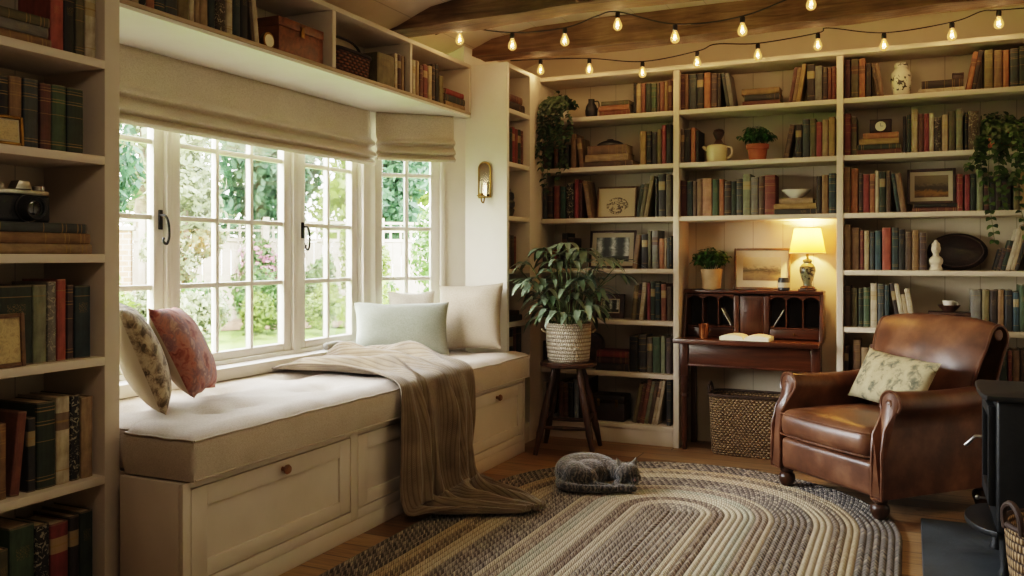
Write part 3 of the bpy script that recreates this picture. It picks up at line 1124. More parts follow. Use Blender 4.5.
# ---------------------------------------------------------------- books
# (upright: 'b', position along the shelf, thickness, height, colour, lean in degrees, spine style)
# (flat: 's', position, height above the shelf, length, thickness, colour)
SHELF_ROWS = {
 'l1': (2.21, [
  ('b', -1.6962, 0.017, 0.2152, 'black', 0),
  ('b', -1.6765, 0.0316, 0.2011, 'tan', 0),
  ('b', -1.6409, 0.0254, 0.2043, 'rust', 0),
  ('b', -1.6104, 0.035, 0.2014, 'dark green', 0),
  ('b', -1.5727, 0.0336, 0.1983, 'green', 0),
  ('b', -1.5341, 0.0178, 0.1993, 'brown', 0),
  ('b', -1.5136, 0.0273, 0.2054, 'rust', 0),
  ('b', -1.4836, 0.0236, 0.2066, 'gold brown', 0),
  ('b', -1.4573, 0.0223, 0.2126, 'russet', 0),
  ('s', -1.9384, 0.0, 0.2174, 0.0361, 'rust'),
  ('s', -1.9435, 0.0367, 0.2163, 0.0361, 'orange'),
  ('s', -1.9256, 0.0735, 0.196, 0.0289, 'olive'),
 ]),
 'l2': (1.865, [
  ('b', -2.3592, 0.0363, 0.1791, 'brown', 0),
  ('b', -2.3221, 0.0308, 0.1646, 'dark green', 0),
  ('b', -2.274, 0.0318, 0.1614, 'russet', 0),
  ('b', -2.234, 0.0317, 0.184, 'dark green', 0),
  ('b', -2.1943, 0.0315, 0.1695, 'black', 0),
  ('b', -2.1481, 0.0391, 0.2405, 'tan brown', 0),
  ('b', -2.0821, 0.032, 0.2085, 'tan brown', -7),
  ('b', -1.6507, 0.0388, 0.2291, 'mustard', 0, 1),
  ('b', -1.6043, 0.0301, 0.2265, 'black', 0),
  ('b', -1.5679, 0.0323, 0.2184, 'charcoal', 0),
  ('b', -1.5316, 0.025, 0.2341, 'olive gold', 0),
  ('b', -1.5016, 0.0272, 0.2615, 'crimson', 0),
  ('b', -1.4705, 0.0307, 0.2653, 'charcoal', 0),
  ('s', -2.0593, 0.0, 0.3594, 0.0387, 'brown'),
  ('s', -2.0412, 0.0393, 0.3079, 0.0484, 'tan'),
  ('s', -2.0231, 0.0882, 0.2774, 0.06, 'tan brown'),
 ]),
 'l3': (1.515, [
  ('b', -2.3571, 0.0276, 0.2215, 'slate', 0),
  ('b', -2.3237, 0.0405, 0.2269, 'dark brown', 0),
  ('b', -2.2759, 0.0445, 0.2346, 'brick red', 0),
  ('b', -2.2256, 0.0399, 0.2277, 'teal green', 0),
  ('b', -2.1799, 0.051, 0.2485, 'black', 0, 3),
  ('b', -2.1203, 0.0309, 0.2733, 'crimson', 0),
  ('b', -2.0837, 0.0195, 0.2457, 'dark red', 0),
  ('b', -2.0219, 0.032, 0.2605, 'tan brown', -9),
  ('b', -1.6587, 0.021, 0.2276, 'dark green', 10),
  ('b', -1.6284, 0.0288, 0.2291, 'olive', 10),
  ('b', -1.5984, 0.0286, 0.2797, 'olive gold', 10),
  ('b', -1.547, 0.0167, 0.2586, 'black', 0),
  ('b', -1.5244, 0.0451, 0.2889, 'charcoal', 0, 2),
  ('b', -1.4739, 0.0345, 0.2808, 'grey brown', 0),
 ]),
 'l4': (1.17, [
  ('b', -2.3592, 0.0393, 0.1358, 'plum', 0),
  ('b', -2.3191, 0.0362, 0.1491, 'black', 0),
  ('b', -2.2821, 0.0288, 0.1355, 'brick red', 0),
  ('b', -2.2471, 0.0272, 0.142, 'dark brown', 0),
  ('b', -2.2127, 0.0384, 0.2485, 'black', 0),
  ('b', -2.1685, 0.0396, 0.2147, 'dark brown', 0),
  ('b', -1.6747, 0.032, 0.2283, 'tan brown', 8),
  ('b', -1.6401, 0.0406, 0.2354, 'black', 0, 2),
  ('b', -1.5962, 0.0221, 0.2542, 'olive', 0),
  ('b', -1.5687, 0.0428, 0.2576, 'grey', 0, 2),
  ('b', -1.5179, 0.0296, 0.2024, 'orange', 0),
  ('b', -1.4842, 0.014, 0.2022, 'tan', 0),
  ('b', -1.4675, 0.0152, 0.2084, 'slate', 0),
  ('b', -1.4495, 0.012, 0.2208, 'black', 0),
 ]),
 'l5': (0.825, [
  ('b', -2.3545, 0.0441, 0.2, 'dark brown', 0),
  ('b', -2.3014, 0.0513, 0.2149, 'black', 0),
  ('b', -2.2411, 0.0508, 0.2018, 'russet', 0),
  ('b', -1.6824, 0.0319, 0.2328, 'olive gold', 6),
  ('b', -1.6607, 0.0206, 0.2452, 'dark brown', 6),
  ('b', -1.6308, 0.0288, 0.2523, 'cream', 6),
  ('b', -1.6016, 0.0191, 0.2513, 'crimson', 0),
  ('b', -1.5791, 0.0299, 0.2584, 'dark green', 0),
  ('b', -1.545, 0.0311, 0.2521, 'navy teal', 0),
  ('b', -1.507, 0.0336, 0.246, 'rust', 0, 2),
  ('b', -1.4665, 0.0281, 0.2267, 'brown', 0),
 ]),
 'l6': (0.475, [
  ('b', -2.3545, 0.0592, 0.1848, 'dark brown', 0),
  ('b', -2.2862, 0.0512, 0.2013, 'black', 0),
  ('b', -1.7242, 0.0569, 0.2396, 'black', 0),
  ('b', -1.6617, 0.0537, 0.2526, 'charcoal', 0),
  ('b', -1.6024, 0.0341, 0.2385, 'grey brown', 0),
  ('b', -1.5641, 0.0502, 0.2429, 'green', 0),
  ('b', -1.5083, 0.0282, 0.2473, 'sage', 0),
  ('b', -1.4732, 0.0348, 0.2395, 'plum', 0),
  ('s', -1.9657, 0.0, 0.2387, 0.0476, 'dark brown'),
  ('s', -1.9614, 0.0482, 0.2344, 0.0421, 'dark red'),
  ('s', -1.957, 0.0909, 0.2272, 0.0435, 'red'),
 ]),
 'l7': (0.13, [
  ('b', -2.3551, 0.0207, 0.2417, 'cream', 0),
  ('b', -2.3297, 0.0206, 0.2359, 'charcoal', 0),
  ('b', -2.2368, 0.0313, 0.2491, 'rust', 0),
  ('b', -2.2024, 0.0342, 0.244, 'russet', 0),
  ('b', -2.1636, 0.0325, 0.2463, 'black', 0),
  ('b', -2.1234, 0.0323, 0.2703, 'pale blue', 0),
  ('b', -2.0866, 0.0687, 0.2807, 'black', 0),
  ('b', -1.6786, 0.0276, 0.2705, 'olive gold', 11),
  ('b', -1.657, 0.0202, 0.2725, 'russet', 11),
  ('b', -1.6253, 0.0302, 0.3029, 'rust', 11),
  ('b', -1.5995, 0.0243, 0.2908, 'sage', 11),
  ('b', -1.5739, 0.0242, 0.2927, 'brown', 11),
  ('b', -1.5527, 0.0198, 0.3017, 'cream', 11),
  ('b', -1.5302, 0.0211, 0.3035, 'cream', 11),
  ('b', -1.4695, 0.0293, 0.307, 'charcoal', 0),
 ]),
 'm1': (2.21, [
  ('b', -1.3742, 0.0239, 0.242, 'dark red', 0),
  ('b', -1.3479, 0.0238, 0.242, 'tan brown', 0),
  ('b', -1.3189, 0.0475, 0.2382, 'slate', 0),
  ('b', -1.2674, 0.0409, 0.2377, 'charcoal', 0),
  ('b', -1.2201, 0.0406, 0.2385, 'orange', 0),
  ('b', -1.1743, 0.0366, 0.2297, 'plum', 0),
  ('b', -1.1337, 0.0205, 0.2269, 'dark brown', 0),
  ('b', -1.0751, 0.0203, 0.2295, 'slate', -9),
  ('b', -1.0535, 0.0263, 0.2243, 'grey', -9),
  ('b', -0.6726, 0.0214, 0.224, 'russet', 9),
  ('b', -0.6501, 0.0213, 0.2211, 'tan brown', 9),
  ('b', -0.623, 0.0258, 0.242, 'mustard', 9),
  ('b', -0.5823, 0.0446, 0.233, 'dark brown', 0, 2),
  ('b', -0.5348, 0.042, 0.2204, 'grey', 0),
  ('b', -0.4879, 0.0251, 0.2052, 'plum', 0),
  ('b', -0.459, 0.0195, 0.2028, 'rust', 0),
  ('b', -0.4358, 0.0205, 0.2089, 'brick red', 0),
  ('s', -0.9761, 0.0, 0.2307, 0.0327, 'russet'),
  ('s', -0.9641, 0.0333, 0.2188, 0.0387, 'charcoal'),
  ('s', -0.9809, 0.0726, 0.2321, 0.0387, 'gold brown'),
 ]),
 'm2': (1.865, [
  ('b', -1.3733, 0.0213, 0.2285, 'grey brown', 0),
  ('b', -1.3479, 0.0351, 0.224, 'charcoal', 0),
  ('b', -1.3076, 0.0286, 0.2317, 'orange', 0),
  ('b', -1.2737, 0.0173, 0.2138, 'black', 0),
  ('b', -0.6939, 0.0307, 0.2132, 'brown', 11),
  ('b', -0.6504, 0.036, 0.2111, 'charcoal', 0),
  ('b', -0.608, 0.038, 0.2403, 'slate', 0),
  ('b', -0.5662, 0.0355, 0.2412, 'olive', 0),
  ('b', -0.5269, 0.0309, 0.2187, 'crimson', 0),
  ('b', -0.4923, 0.034, 0.2305, 'tan', 0),
  ('b', -0.4546, 0.0349, 0.2455, 'mustard', 0),
 ]),
 'm3': (1.515, [
  ('b', -1.3742, 0.039, 0.2391, 'dark red', 0),
  ('b', -1.3328, 0.035, 0.2326, 'navy teal', 0),
  ('b', -1.2937, 0.0236, 0.2277, 'brown', 0),
  ('b', -1.2662, 0.0309, 0.2427, 'tan brown', 0),
  ('b', -1.2313, 0.0604, 0.2458, 'salmon', 0, 1),
  ('b', -1.1669, 0.0403, 0.2389, 'green', 0),
  ('b', -1.1226, 0.029, 0.2374, 'orange', 0),
  ('b', -1.0897, 0.041, 0.2237, 'dark brown', 0),
  ('b', -1.0447, 0.0275, 0.2223, 'dark green', 0),
  ('b', -1.0133, 0.0369, 0.2356, 'slate', 0),
  ('b', -0.9725, 0.0474, 0.2644, 'sage', 0, 2),
  ('b', -0.9212, 0.0435, 0.2418, 'grey', 0),
  ('b', -0.8739, 0.0326, 0.2487, 'brown', 0),
  ('b', -0.8374, 0.065, 0.2526, 'brick red', 0, 1),
  ('b', -0.5258, 0.0264, 0.2353, 'dark brown', 0),
  ('b', -0.4957, 0.0374, 0.2398, 'gold brown', 0),
  ('b', -0.4546, 0.0393, 0.2498, 'navy teal', 0),
  ('s', -0.7813, 0.0, 0.2544, 0.0346, 'charcoal'),
  ('s', -0.7813, 0.0352, 0.2522, 0.0334, 'mustard'),
  ('s', -0.7488, 0.0691, 0.2017, 0.0322, 'tan'),
 ]),
 'r1': (2.21, [
  ('b', -0.3626, 0.0306, 0.242, 'dark red', 0),
  ('b', -0.3268, 0.0415, 0.242, 'olive', 0),
  ('b', -0.2814, 0.0339, 0.2414, 'orange', 0),
  ('b', -0.2424, 0.0276, 0.2118, 'dark brown', 0),
  ('b', -0.1805, 0.0165, 0.2098, 'brown', -9),
  ('b', -0.1628, 0.0225, 0.2047, 'tan brown', -9),
  ('b', 0.3195, 0.0262, 0.2246, 'orange', 10),
  ('b', 0.3448, 0.0239, 0.2314, 'dark brown', 10),
  ('b', 0.3878, 0.0433, 0.2272, 'olive gold', 0),
  ('b', 0.4362, 0.0419, 0.2199, 'tan brown', 0, 1),
  ('b', 0.4817, 0.0297, 0.2185, 'orange', 0),
  ('b', 0.5172, 0.0413, 0.2218, 'slate', 0, 1),
  ('b', 0.5622, 0.0336, 0.2299, 'dark green', 0, 1),
  ('s', 0.045, 0.0, 0.2424, 0.0292, 'cream'),
  ('s', 0.0601, 0.0298, 0.2217, 0.0456, 'dark brown'),
 ]),
 'r2': (1.865, [
  ('b', -0.3651, 0.0356, 0.2586, 'brick red', 0),
  ('b', -0.3256, 0.0304, 0.235, 'olive', 0),
  ('b', -0.0391, 0.0173, 0.224, 'black', 0),
  ('b', -0.0179, 0.0219, 0.2314, 'dark green', 0),
  ('b', 0.0078, 0.0323, 0.2588, 'cream tan', 0),
  ('b', 0.045, 0.0263, 0.2308, 'russet', 0),
  ('b', 0.0752, 0.025, 0.2288, 'crimson', 0),
  ('b', 0.1028, 0.0226, 0.2295, 'cream', 0),
  ('b', 0.1292, 0.0339, 0.2019, 'dark brown', 0, 3),
  ('b', 0.1691, 0.0314, 0.2145, 'cream tan', 0, 2),
  ('b', 0.2043, 0.0323, 0.2348, 'olive', 0),
  ('b', 0.2426, 0.0332, 0.2447, 'sage', 0),
  ('b', 0.2885, 0.0141, 0.2233, 'black', 0),
  ('b', 0.3064, 0.0516, 0.227, 'brown', 0, 3),
  ('s', -0.2936, 0.0, 0.2475, 0.0326, 'russet'),
  ('s', -0.2912, 0.0332, 0.2403, 0.03, 'dark green'),
  ('s', -0.2814, 0.0637, 0.2211, 0.0339, 'mustard'),
  ('s', -0.2606, 0.0982, 0.198, 0.0339, 'orange'),
 ]),
 'r3': (1.515, [
  ('b', -0.3676, 0.0368, 0.281, 'gold brown', 0),
  ('b', -0.3268, 0.0378, 0.2726, 'orange', 0),
  ('b', -0.2814, 0.0193, 0.2409, 'plum', 0),
  ('b', -0.2582, 0.0325, 0.2345, 'red', 0),
  ('b', -0.2217, 0.0275, 0.2357, 'orange', 0),
  ('b', -0.1903, 0.0178, 0.2542, 'cream', 0),
  ('b', -0.1687, 0.0344, 0.2491, 'dark green', 0, 2),
  ('b', -0.1303, 0.0247, 0.2516, 'brown', 0),
  ('b', -0.0714, 0.0198, 0.2348, 'navy teal', -8),
  ('b', -0.0504, 0.032, 0.2334, 'tan brown', -8),
  ('b', 0.2482, 0.0299, 0.217, 'red', 0),
  ('b', 0.2874, 0.0263, 0.213, 'crimson', 0),
  ('b', 0.3175, 0.0251, 0.2169, 'dark green', 0),
  ('b', 0.3485, 0.0326, 0.2379, 'sage', 0),
  ('b', 0.3859, 0.027, 0.1867, 'dark red', 0),
  ('b', 0.4165, 0.0246, 0.198, 'charcoal', 0),
  ('b', 0.4449, 0.0278, 0.203, 'dark brown', 0),
  ('b', 0.4763, 0.0448, 0.1953, 'black', 0),
  ('b', 0.5333, 0.0295, 0.2118, 'olive gold', 0),
  ('b', 0.5664, 0.0314, 0.2166, 'mustard', 0),
  ('s', 0.0101, 0.0, 0.2437, 0.0254, 'russet'),
  ('s', 0.0171, 0.026, 0.2334, 0.0229, 'black'),
 ]),
 'r4': (1.17, [
  ('b', -0.3651, 0.0356, 0.2758, 'tan', 0),
  ('b', -0.3256, 0.0439, 0.258, 'tan brown', 0),
  ('b', -0.2765, 0.0205, 0.2391, 'brick red', 0),
  ('b', -0.2521, 0.0264, 0.2387, 'cream tan', 0),
  ('b', -0.2205, 0.0239, 0.2305, 'slate', 0),
  ('b', -0.1915, 0.0322, 0.2379, 'teal blue', 0),
  ('b', -0.1519, 0.0474, 0.2555, 'vermilion', 0),
  ('b', -0.0982, 0.0352, 0.2549, 'navy teal', 0, 1),
  ('b', -0.0603, 0.0315, 0.2453, 'black', 0),
  ('b', -0.025, 0.0324, 0.2281, 'brown', 0),
  ('b', 0.0113, 0.0346, 0.2379, 'gold brown', 0),
  ('b', 0.0508, 0.0366, 0.2221, 'plum', 0),
  ('b', 0.447, 0.0149, 0.125, 'black', 14),
  ('b', 0.4678, 0.0192, 0.1312, 'plum', 14),
  ('b', 0.4919, 0.0224, 0.1758, 'dark green', 14),
  ('b', 0.5158, 0.0222, 0.2455, 'cream', 14),
  ('b', 0.5373, 0.0199, 0.2702, 'cream tan', 14),
  ('b', 0.5543, 0.0155, 0.2634, 'charcoal', 14),
 ]),
 'r5': (0.825, [
  ('b', -0.3651, 0.0356, 0.2482, 'brown', 0),
  ('b', -0.3256, 0.0341, 0.2355, 'olive', 0),
  ('b', -0.2851, 0.0241, 0.2334, 'dark green', 0),
  ('b', -0.257, 0.0349, 0.2392, 'green', 0),
  ('b', -0.2169, 0.0359, 0.2659, 'cream', 0, 2),
  ('b', -0.1771, 0.0345, 0.2638, 'slate', 0),
  ('b', -0.1387, 0.0247, 0.2577, 'navy teal', 0),
  ('b', -0.0702, 0.0222, 0.2706, 'dark brown', -9),
  ('b', -0.0467, 0.0256, 0.2658, 'cream', -9),
  ('b', -0.0198, 0.022, 0.2036, 'cream tan', -9),
  ('b', 0.0035, 0.0289, 0.2368, 'cream', -9),
  ('b', 0.3208, 0.0493, 0.2353, 'grey', 0),
  ('b', 0.376, 0.0369, 0.2361, 'olive gold', 0),
  ('b', 0.4165, 0.0355, 0.2342, 'dark brown', 0),
  ('b', 0.4557, 0.0299, 0.2373, 'gold brown', 0),
  ('b', 0.4903, 0.0372, 0.2379, 'charcoal', 0),
  ('b', 0.5322, 0.0273, 0.2262, 'teal blue', 0),
  ('b', 0.5632, 0.0346, 0.2672, 'green', 0),
 ]),
 'r6': (0.475, [
  ('b', -0.3651, 0.0232, 0.2279, 'dark brown', 0),
  ('b', -0.3157, 0.0426, 0.27, 'tan brown', 0),
  ('b', -0.2692, 0.0386, 0.2258, 'tan', 0),
  ('b', -0.2181, 0.0347, 0.2476, 'russet', 0),
  ('b', 0.4633, 0.0374, 0.2453, 'dark green', 0),
  ('b', 0.5065, 0.02, 0.2431, 'brick red', 0),
  ('b', 0.5301, 0.0337, 0.2445, 'tan brown', 0),
  ('b', 0.5675, 0.0303, 0.2498, 'brown', 0),
 ]),
 'n1': (1.947, [
  ('b', 2.0188, 0.0493, 0.2034, 'vermilion', 0),
  ('b', 2.0707, 0.0421, 0.212, 'black', 0),
  ('b', 2.116, 0.036, 0.2285, 'olive', 0),
  ('b', 2.1552, 0.043800000000000394, 0.2457, 'cream', 0, 2),
  ('s', 1.6911, 0.0, 0.3288, 0.0342, 'gold brown'),
  ('s', 1.6911, 0.0348, 0.3173, 0.0354, 'grey'),
  ('s', 1.6911, 0.0708, 0.3225, 0.0333, 'olive'),
 ]),
 'n2': (1.607, [
  ('b', 1.8042, 0.0301, 0.2181, 'dark brown', 0),
  ('b', 1.8369, 0.0308, 0.2218, 'black', 0),
  ('b', 1.8714, 0.0431, 0.2258, 'gold brown', 0, 1),
  ('b', 1.9218, 0.0518, 0.229, 'slate', 0, 1),
  ('b', 1.9812, 0.0401, 0.2224, 'russet', 0, 1),
  ('b', 2.024, 0.0541, 0.2258, 'green', 0, 1),
  ('b', 2.0841, 0.0622, 0.2258, 'dark green', 0, 1),
 ]),
 'n3': (1.26, [
  ('s', 1.7856, 0.0, 0.3953, 0.0338, 'tan'),
  ('s', 1.7856, 0.0344, 0.3875, 0.0369, 'gold brown'),
  ('s', 1.7856, 0.0719, 0.3747, 0.0327, 'slate'),
 ]),
 'n4': (0.896, [
  ('b', 1.7806, 0.0548, 0.2658, 'charcoal', 0),
  ('b', 1.8382, 0.113, 0.2601, 'dark green', 0),
  ('b', 1.9548, 0.0488, 0.2607, 'sage', 0),
  ('b', 2.0079, 0.0323, 0.2704, 'grey', 0, 3),
  ('b', 2.0439, 0.0338, 0.2779, 'vermilion', 0),
  ('b', 2.0837, 0.024, 0.2573, 'plum', 0),
  ('b', 2.1137, 0.0619, 0.2526, 'navy teal', 0),
 ]),
 'n5': (0.475, [
  ('b', 1.7701, 0.0539, 0.2718, 'tan brown', 0),
  ('b', 1.8301, 0.0306, 0.242, 'gold brown', 0),
  ('b', 1.9054, 0.032, 0.2697, 'rust', 6),
  ('b', 1.9364, 0.0279, 0.244, 'charcoal', 0),
  ('b', 1.9699, 0.0669, 0.2886, 'dark green', 0, 1),
  ('b', 2.0409, 0.0512, 0.2965, 'cream', 0, 2),
  ('b', 2.0962, 0.0365, 0.2953, 'black', 0, 3),
  ('b', 2.1369, 0.0487, 0.2826, 'tan', 0),
 ]),
 'n6': (0.08, [
  ('b', 1.7701, 0.0585, 0.2602, 'dark brown', 0),
  ('b', 1.8323, 0.0352, 0.234, 'olive', 0),
  ('b', 1.8737, 0.0848, 0.2915, 'green', 0),
  ('b', 1.9637, 0.0499, 0.2767, 'black', 0, 3),
  ('b', 2.0203, 0.0664, 0.2644, 'red', 0, 2),
  ('b', 2.0922, 0.0377, 0.272, 'dark brown', 0),
  ('b', 2.1342, 0.0514, 0.2767, 'dark green', 0),
 ]),
 'w1': (2.19, [
  ('b', 2.3212, 0.0264, 0.2, 'tan brown', 0),
  ('b', 2.3531, 0.0261, 0.224, 'cream tan', 0),
  ('b', 2.384, 0.029, 0.248, 'black', 0, 3),
  ('b', 2.417, 0.0364, 0.212, 'orange', 0),
  ('b', 2.4574, 0.0469, 0.236, 'navy teal', 0, 1),
  ('b', 2.5076, 0.059, 0.2, 'slate', 0),
  ('b', 2.5708, 0.0565, 0.224, 'olive gold', 0),
  ('b', 2.6316, 0.0258, 0.248, 'cream', 0),
  ('b', 2.6617, 0.0234, 0.212, 'tan', 0),
  ('b', 2.6885, 0.0414, 0.236, 'tan', 0),
  ('b', 2.7353, 0.0354, 0.2, 'navy teal', 0),
  ('b', 2.7752, 0.0567, 0.224, 'dark brown', 0, 3),
  ('b', 2.8376, 0.0362, 0.248, 'cream', 0),
  ('b', 2.8796, 0.0414, 0.212, 'navy teal', 0),
  ('b', 2.9246, 0.0423, 0.236, 'black', 0),
  ('b', 2.9941, 0.021, 0.2059, 'brown', -7),
  ('b', 3.0163, 0.0272, 0.2019, 'cream', -7),
 ]),
 'w2': (2.19, [
  ('b', 3.9829, 0.167, 0.1727, 'olive gold', 0),
  ('b', 4.1559, 0.03, 0.2008, 'cream', 0),
  ('b', 4.1919, 0.0304, 0.2024, 'dark red', 0),
  ('b', 4.2284, 0.0262, 0.2011, 'tan', 0),
  ('b', 4.2607, 0.008299999999999641, 0.2047, 'russet', 0),
 ]),
 'w3': (2.19, [
  ('b', 4.3456, 0.0371, 0.2044, 'cream', 0),
  ('b', 4.3891, 0.0328, 0.2066, 'tan', 0),
  ('b', 4.4308, 0.0358, 0.19, 'russet', 0),
  ('b', 4.4731, 0.0491, 0.2037, 'brick red', 0),
  ('b', 4.5288, 0.0449, 0.2067, 'cream tan', 0),
  ('b', 4.5804, 0.0299, 0.2259, 'dark brown', 0),
  ('b', 4.617, 0.0383, 0.2341, 'black', 0),
  ('b', 4.6649, 0.0499, 0.1722, 'olive gold', 0),
  ('s', 4.7354, 0.0, 0.2607, 0.034, 'tan'),
  ('s', 4.7354, 0.0346, 0.2607, 0.0408, 'slate'),
  ('s', 4.7409, 0.0761, 0.2403, 0.034, 'red'),
 ]),
 'c1': (2.21, [
  ('s', 5.1354, 0.0, 0.262, 0.06, 'dark brown'),
  ('s', 5.1354, 0.0606, 0.2225, 0.0488, 'russet'),
 ]),
 'c2': (1.865, [
  ('b', 5.1309, 0.0352, 0.2301, 'dark brown', 0),
  ('b', 5.1722, 0.031, 0.2296, 'dark green', 0),
  ('b', 5.2094, 0.0314, 0.2405, 'crimson', 0),
  ('b', 5.2471, 0.0414, 0.2345, 'brick red', 0),
  ('b', 5.2948, 0.0421, 0.237, 'dark green', 0),
  ('b', 5.3433, 0.0329, 0.2329, 'russet', 0),
 ]),
 'c4': (1.17, [
  ('b', 5.125, 0.0471, 0.2305, 'brown', 0),
  ('b', 5.1777, 0.0521, 0.2233, 'dark brown', 0),
  ('b', 5.2354, 0.0278, 0.2157, 'rust', 0),
 ]),
 'c5': (0.825, [
  ('s', 5.125, 0.0, 0.229, 0.0395, 'charcoal'),
  ('s', 5.125, 0.0401, 0.1861, 0.0291, 'dark brown'),
 ]),
 'c6': (0.475, [
  ('b', 5.125, 0.0389, 0.307, 'dark brown', 0),
  ('b', 5.1695, 0.0436, 0.307, 'black', 0),
  ('b', 5.2188, 0.0444, 0.307, 'russet', 0),
  ('b', 5.273, 0.0752, 0.307, 'charcoal', 0),
 ]),
}
def book_parts(w, h, d, rng):
    t = min(.0035, w * .18)
    bul = min(.006, w * .16)
    pts = [(0, d), (0, .006)]
    for k in range(1, 6):
        a = PI * k / 6
        pts.append((w / 2 - w / 2 * math.cos(a), .006 - bul * math.sin(a)))
    pts += [(w, .006), (w, d), (w - t, d), (w - t, .006 + t), (t, .006 + t), (t, d)]
    n = len(pts)
    v = [(x, y, 0) for x, y in pts] + [(x, y, h) for x, y in pts]
    f = [(i, (i + 1) % n, n + (i + 1) % n, n + i) for i in range(n)]
    # caps split into convex pieces: left board, spine strip, right board
    L = [0, 1, 11, 12]
    S_ = [1, 2, 3, 4, 5, 6, 7, 10, 11]
    Rr = [7, 8, 9, 10]
    for q in (L, S_, Rr):
        f.append(tuple(reversed(q)))
        f.append(tuple(n + i for i in q))
    e = .0004
    x0, x1, y0, y1, z0, z1 = t + e, w - t - e, .006 + t + e, d - .005, .003, h - .004
    pv = [(x0, y0, z0), (x1, y0, z0), (x1, y1, z0), (x0, y1, z0), (x0, y0, z1), (x1, y0, z1), (x1, y1, z1), (x0, y1, z1)]
    pf = [(0, 3, 2, 1), (4, 5, 6, 7), (0, 1, 5, 4), (1, 2, 6, 5), (2, 3, 7, 6), (3, 0, 4, 7)]
    return v, f, pv, pf


ROWTEXT = {
    'l1': 'top shelf, bay left of the desk', 'l2': 'second shelf, bay left of the desk', 'l3': 'third shelf, bay left of the desk',
    'l4': 'fourth shelf, bay left of the desk', 'l5': 'fifth shelf, bay left of the desk', 'l6': 'sixth shelf, bay left of the desk',
    'l7': 'bottom shelf, bay left of the desk',
    'm1': 'top shelf above the desk', 'm2': 'second shelf above the desk', 'm3': 'lowest shelf above the desk',
    'r1': 'top shelf, bay behind the armchair', 'r2': 'second shelf, bay behind the armchair', 'r3': 'third shelf, bay behind the armchair',
    'r4': 'fourth shelf, bay behind the armchair', 'r5': 'fifth shelf, bay behind the armchair', 'r6': 'sixth shelf, bay behind the armchair',
    'n1': 'top visible shelf, far left bookcase', 'n2': 'second visible shelf, far left bookcase', 'n3': 'shelf with the camera, far left bookcase',
    'n4': 'fourth visible shelf, far left bookcase', 'n5': 'fifth visible shelf, far left bookcase', 'n6': 'bottom shelf, far left bookcase',
    'w1': 'near bay of the shelf above the window', 'w2': 'basket bay of the shelf above the window', 'w3': 'far end of the shelf above the window',
    'c1': 'top shelf of the narrow corner case', 'c2': 'second shelf of the narrow corner case', 'c4': 'fourth shelf of the narrow corner case',
    'c5': 'fifth shelf of the narrow corner case', 'c6': 'sixth shelf of the narrow corner case',
}
ORD = ['first', 'second', 'third', 'fourth', 'fifth', 'sixth', 'seventh', 'eighth', 'ninth', 'tenth', 'eleventh', 'twelfth', 'thirteenth',
       'fourteenth', 'fifteenth', 'sixteenth', 'seventeenth', 'eighteenth', 'nineteenth', 'twentieth', 'twenty-first', 'twenty-second', 'twenty-third', 'twenty-fourth', 'twenty-fifth']


def frame_at(key, u, z):
    """world location and z rotation for a spot along a shelf front"""
    c = key[0]
    if c in 'lmr':
        return (u, BY + .04, z), 0.0
    X = {'n': LXF - .03, 'w': LXF - .02, 'c': CXF - .03}[c]
    return (X, u, z), R(90)


def size_word(w, h):
    if h > .262:
        return 'tall '
    if w < .019:
        return 'slim '
    if w > .047:
        return 'thick '
    if h < .19:
        return 'short '
    return ''


ALLBOOKS = []


def bookcol(n):
    c = hexc(BOOKC[n])
    l = .3 * c[0] + .55 * c[1] + .15 * c[2]
    return tuple(x * .8 + l * .2 for x in c[:3]) + (1,)



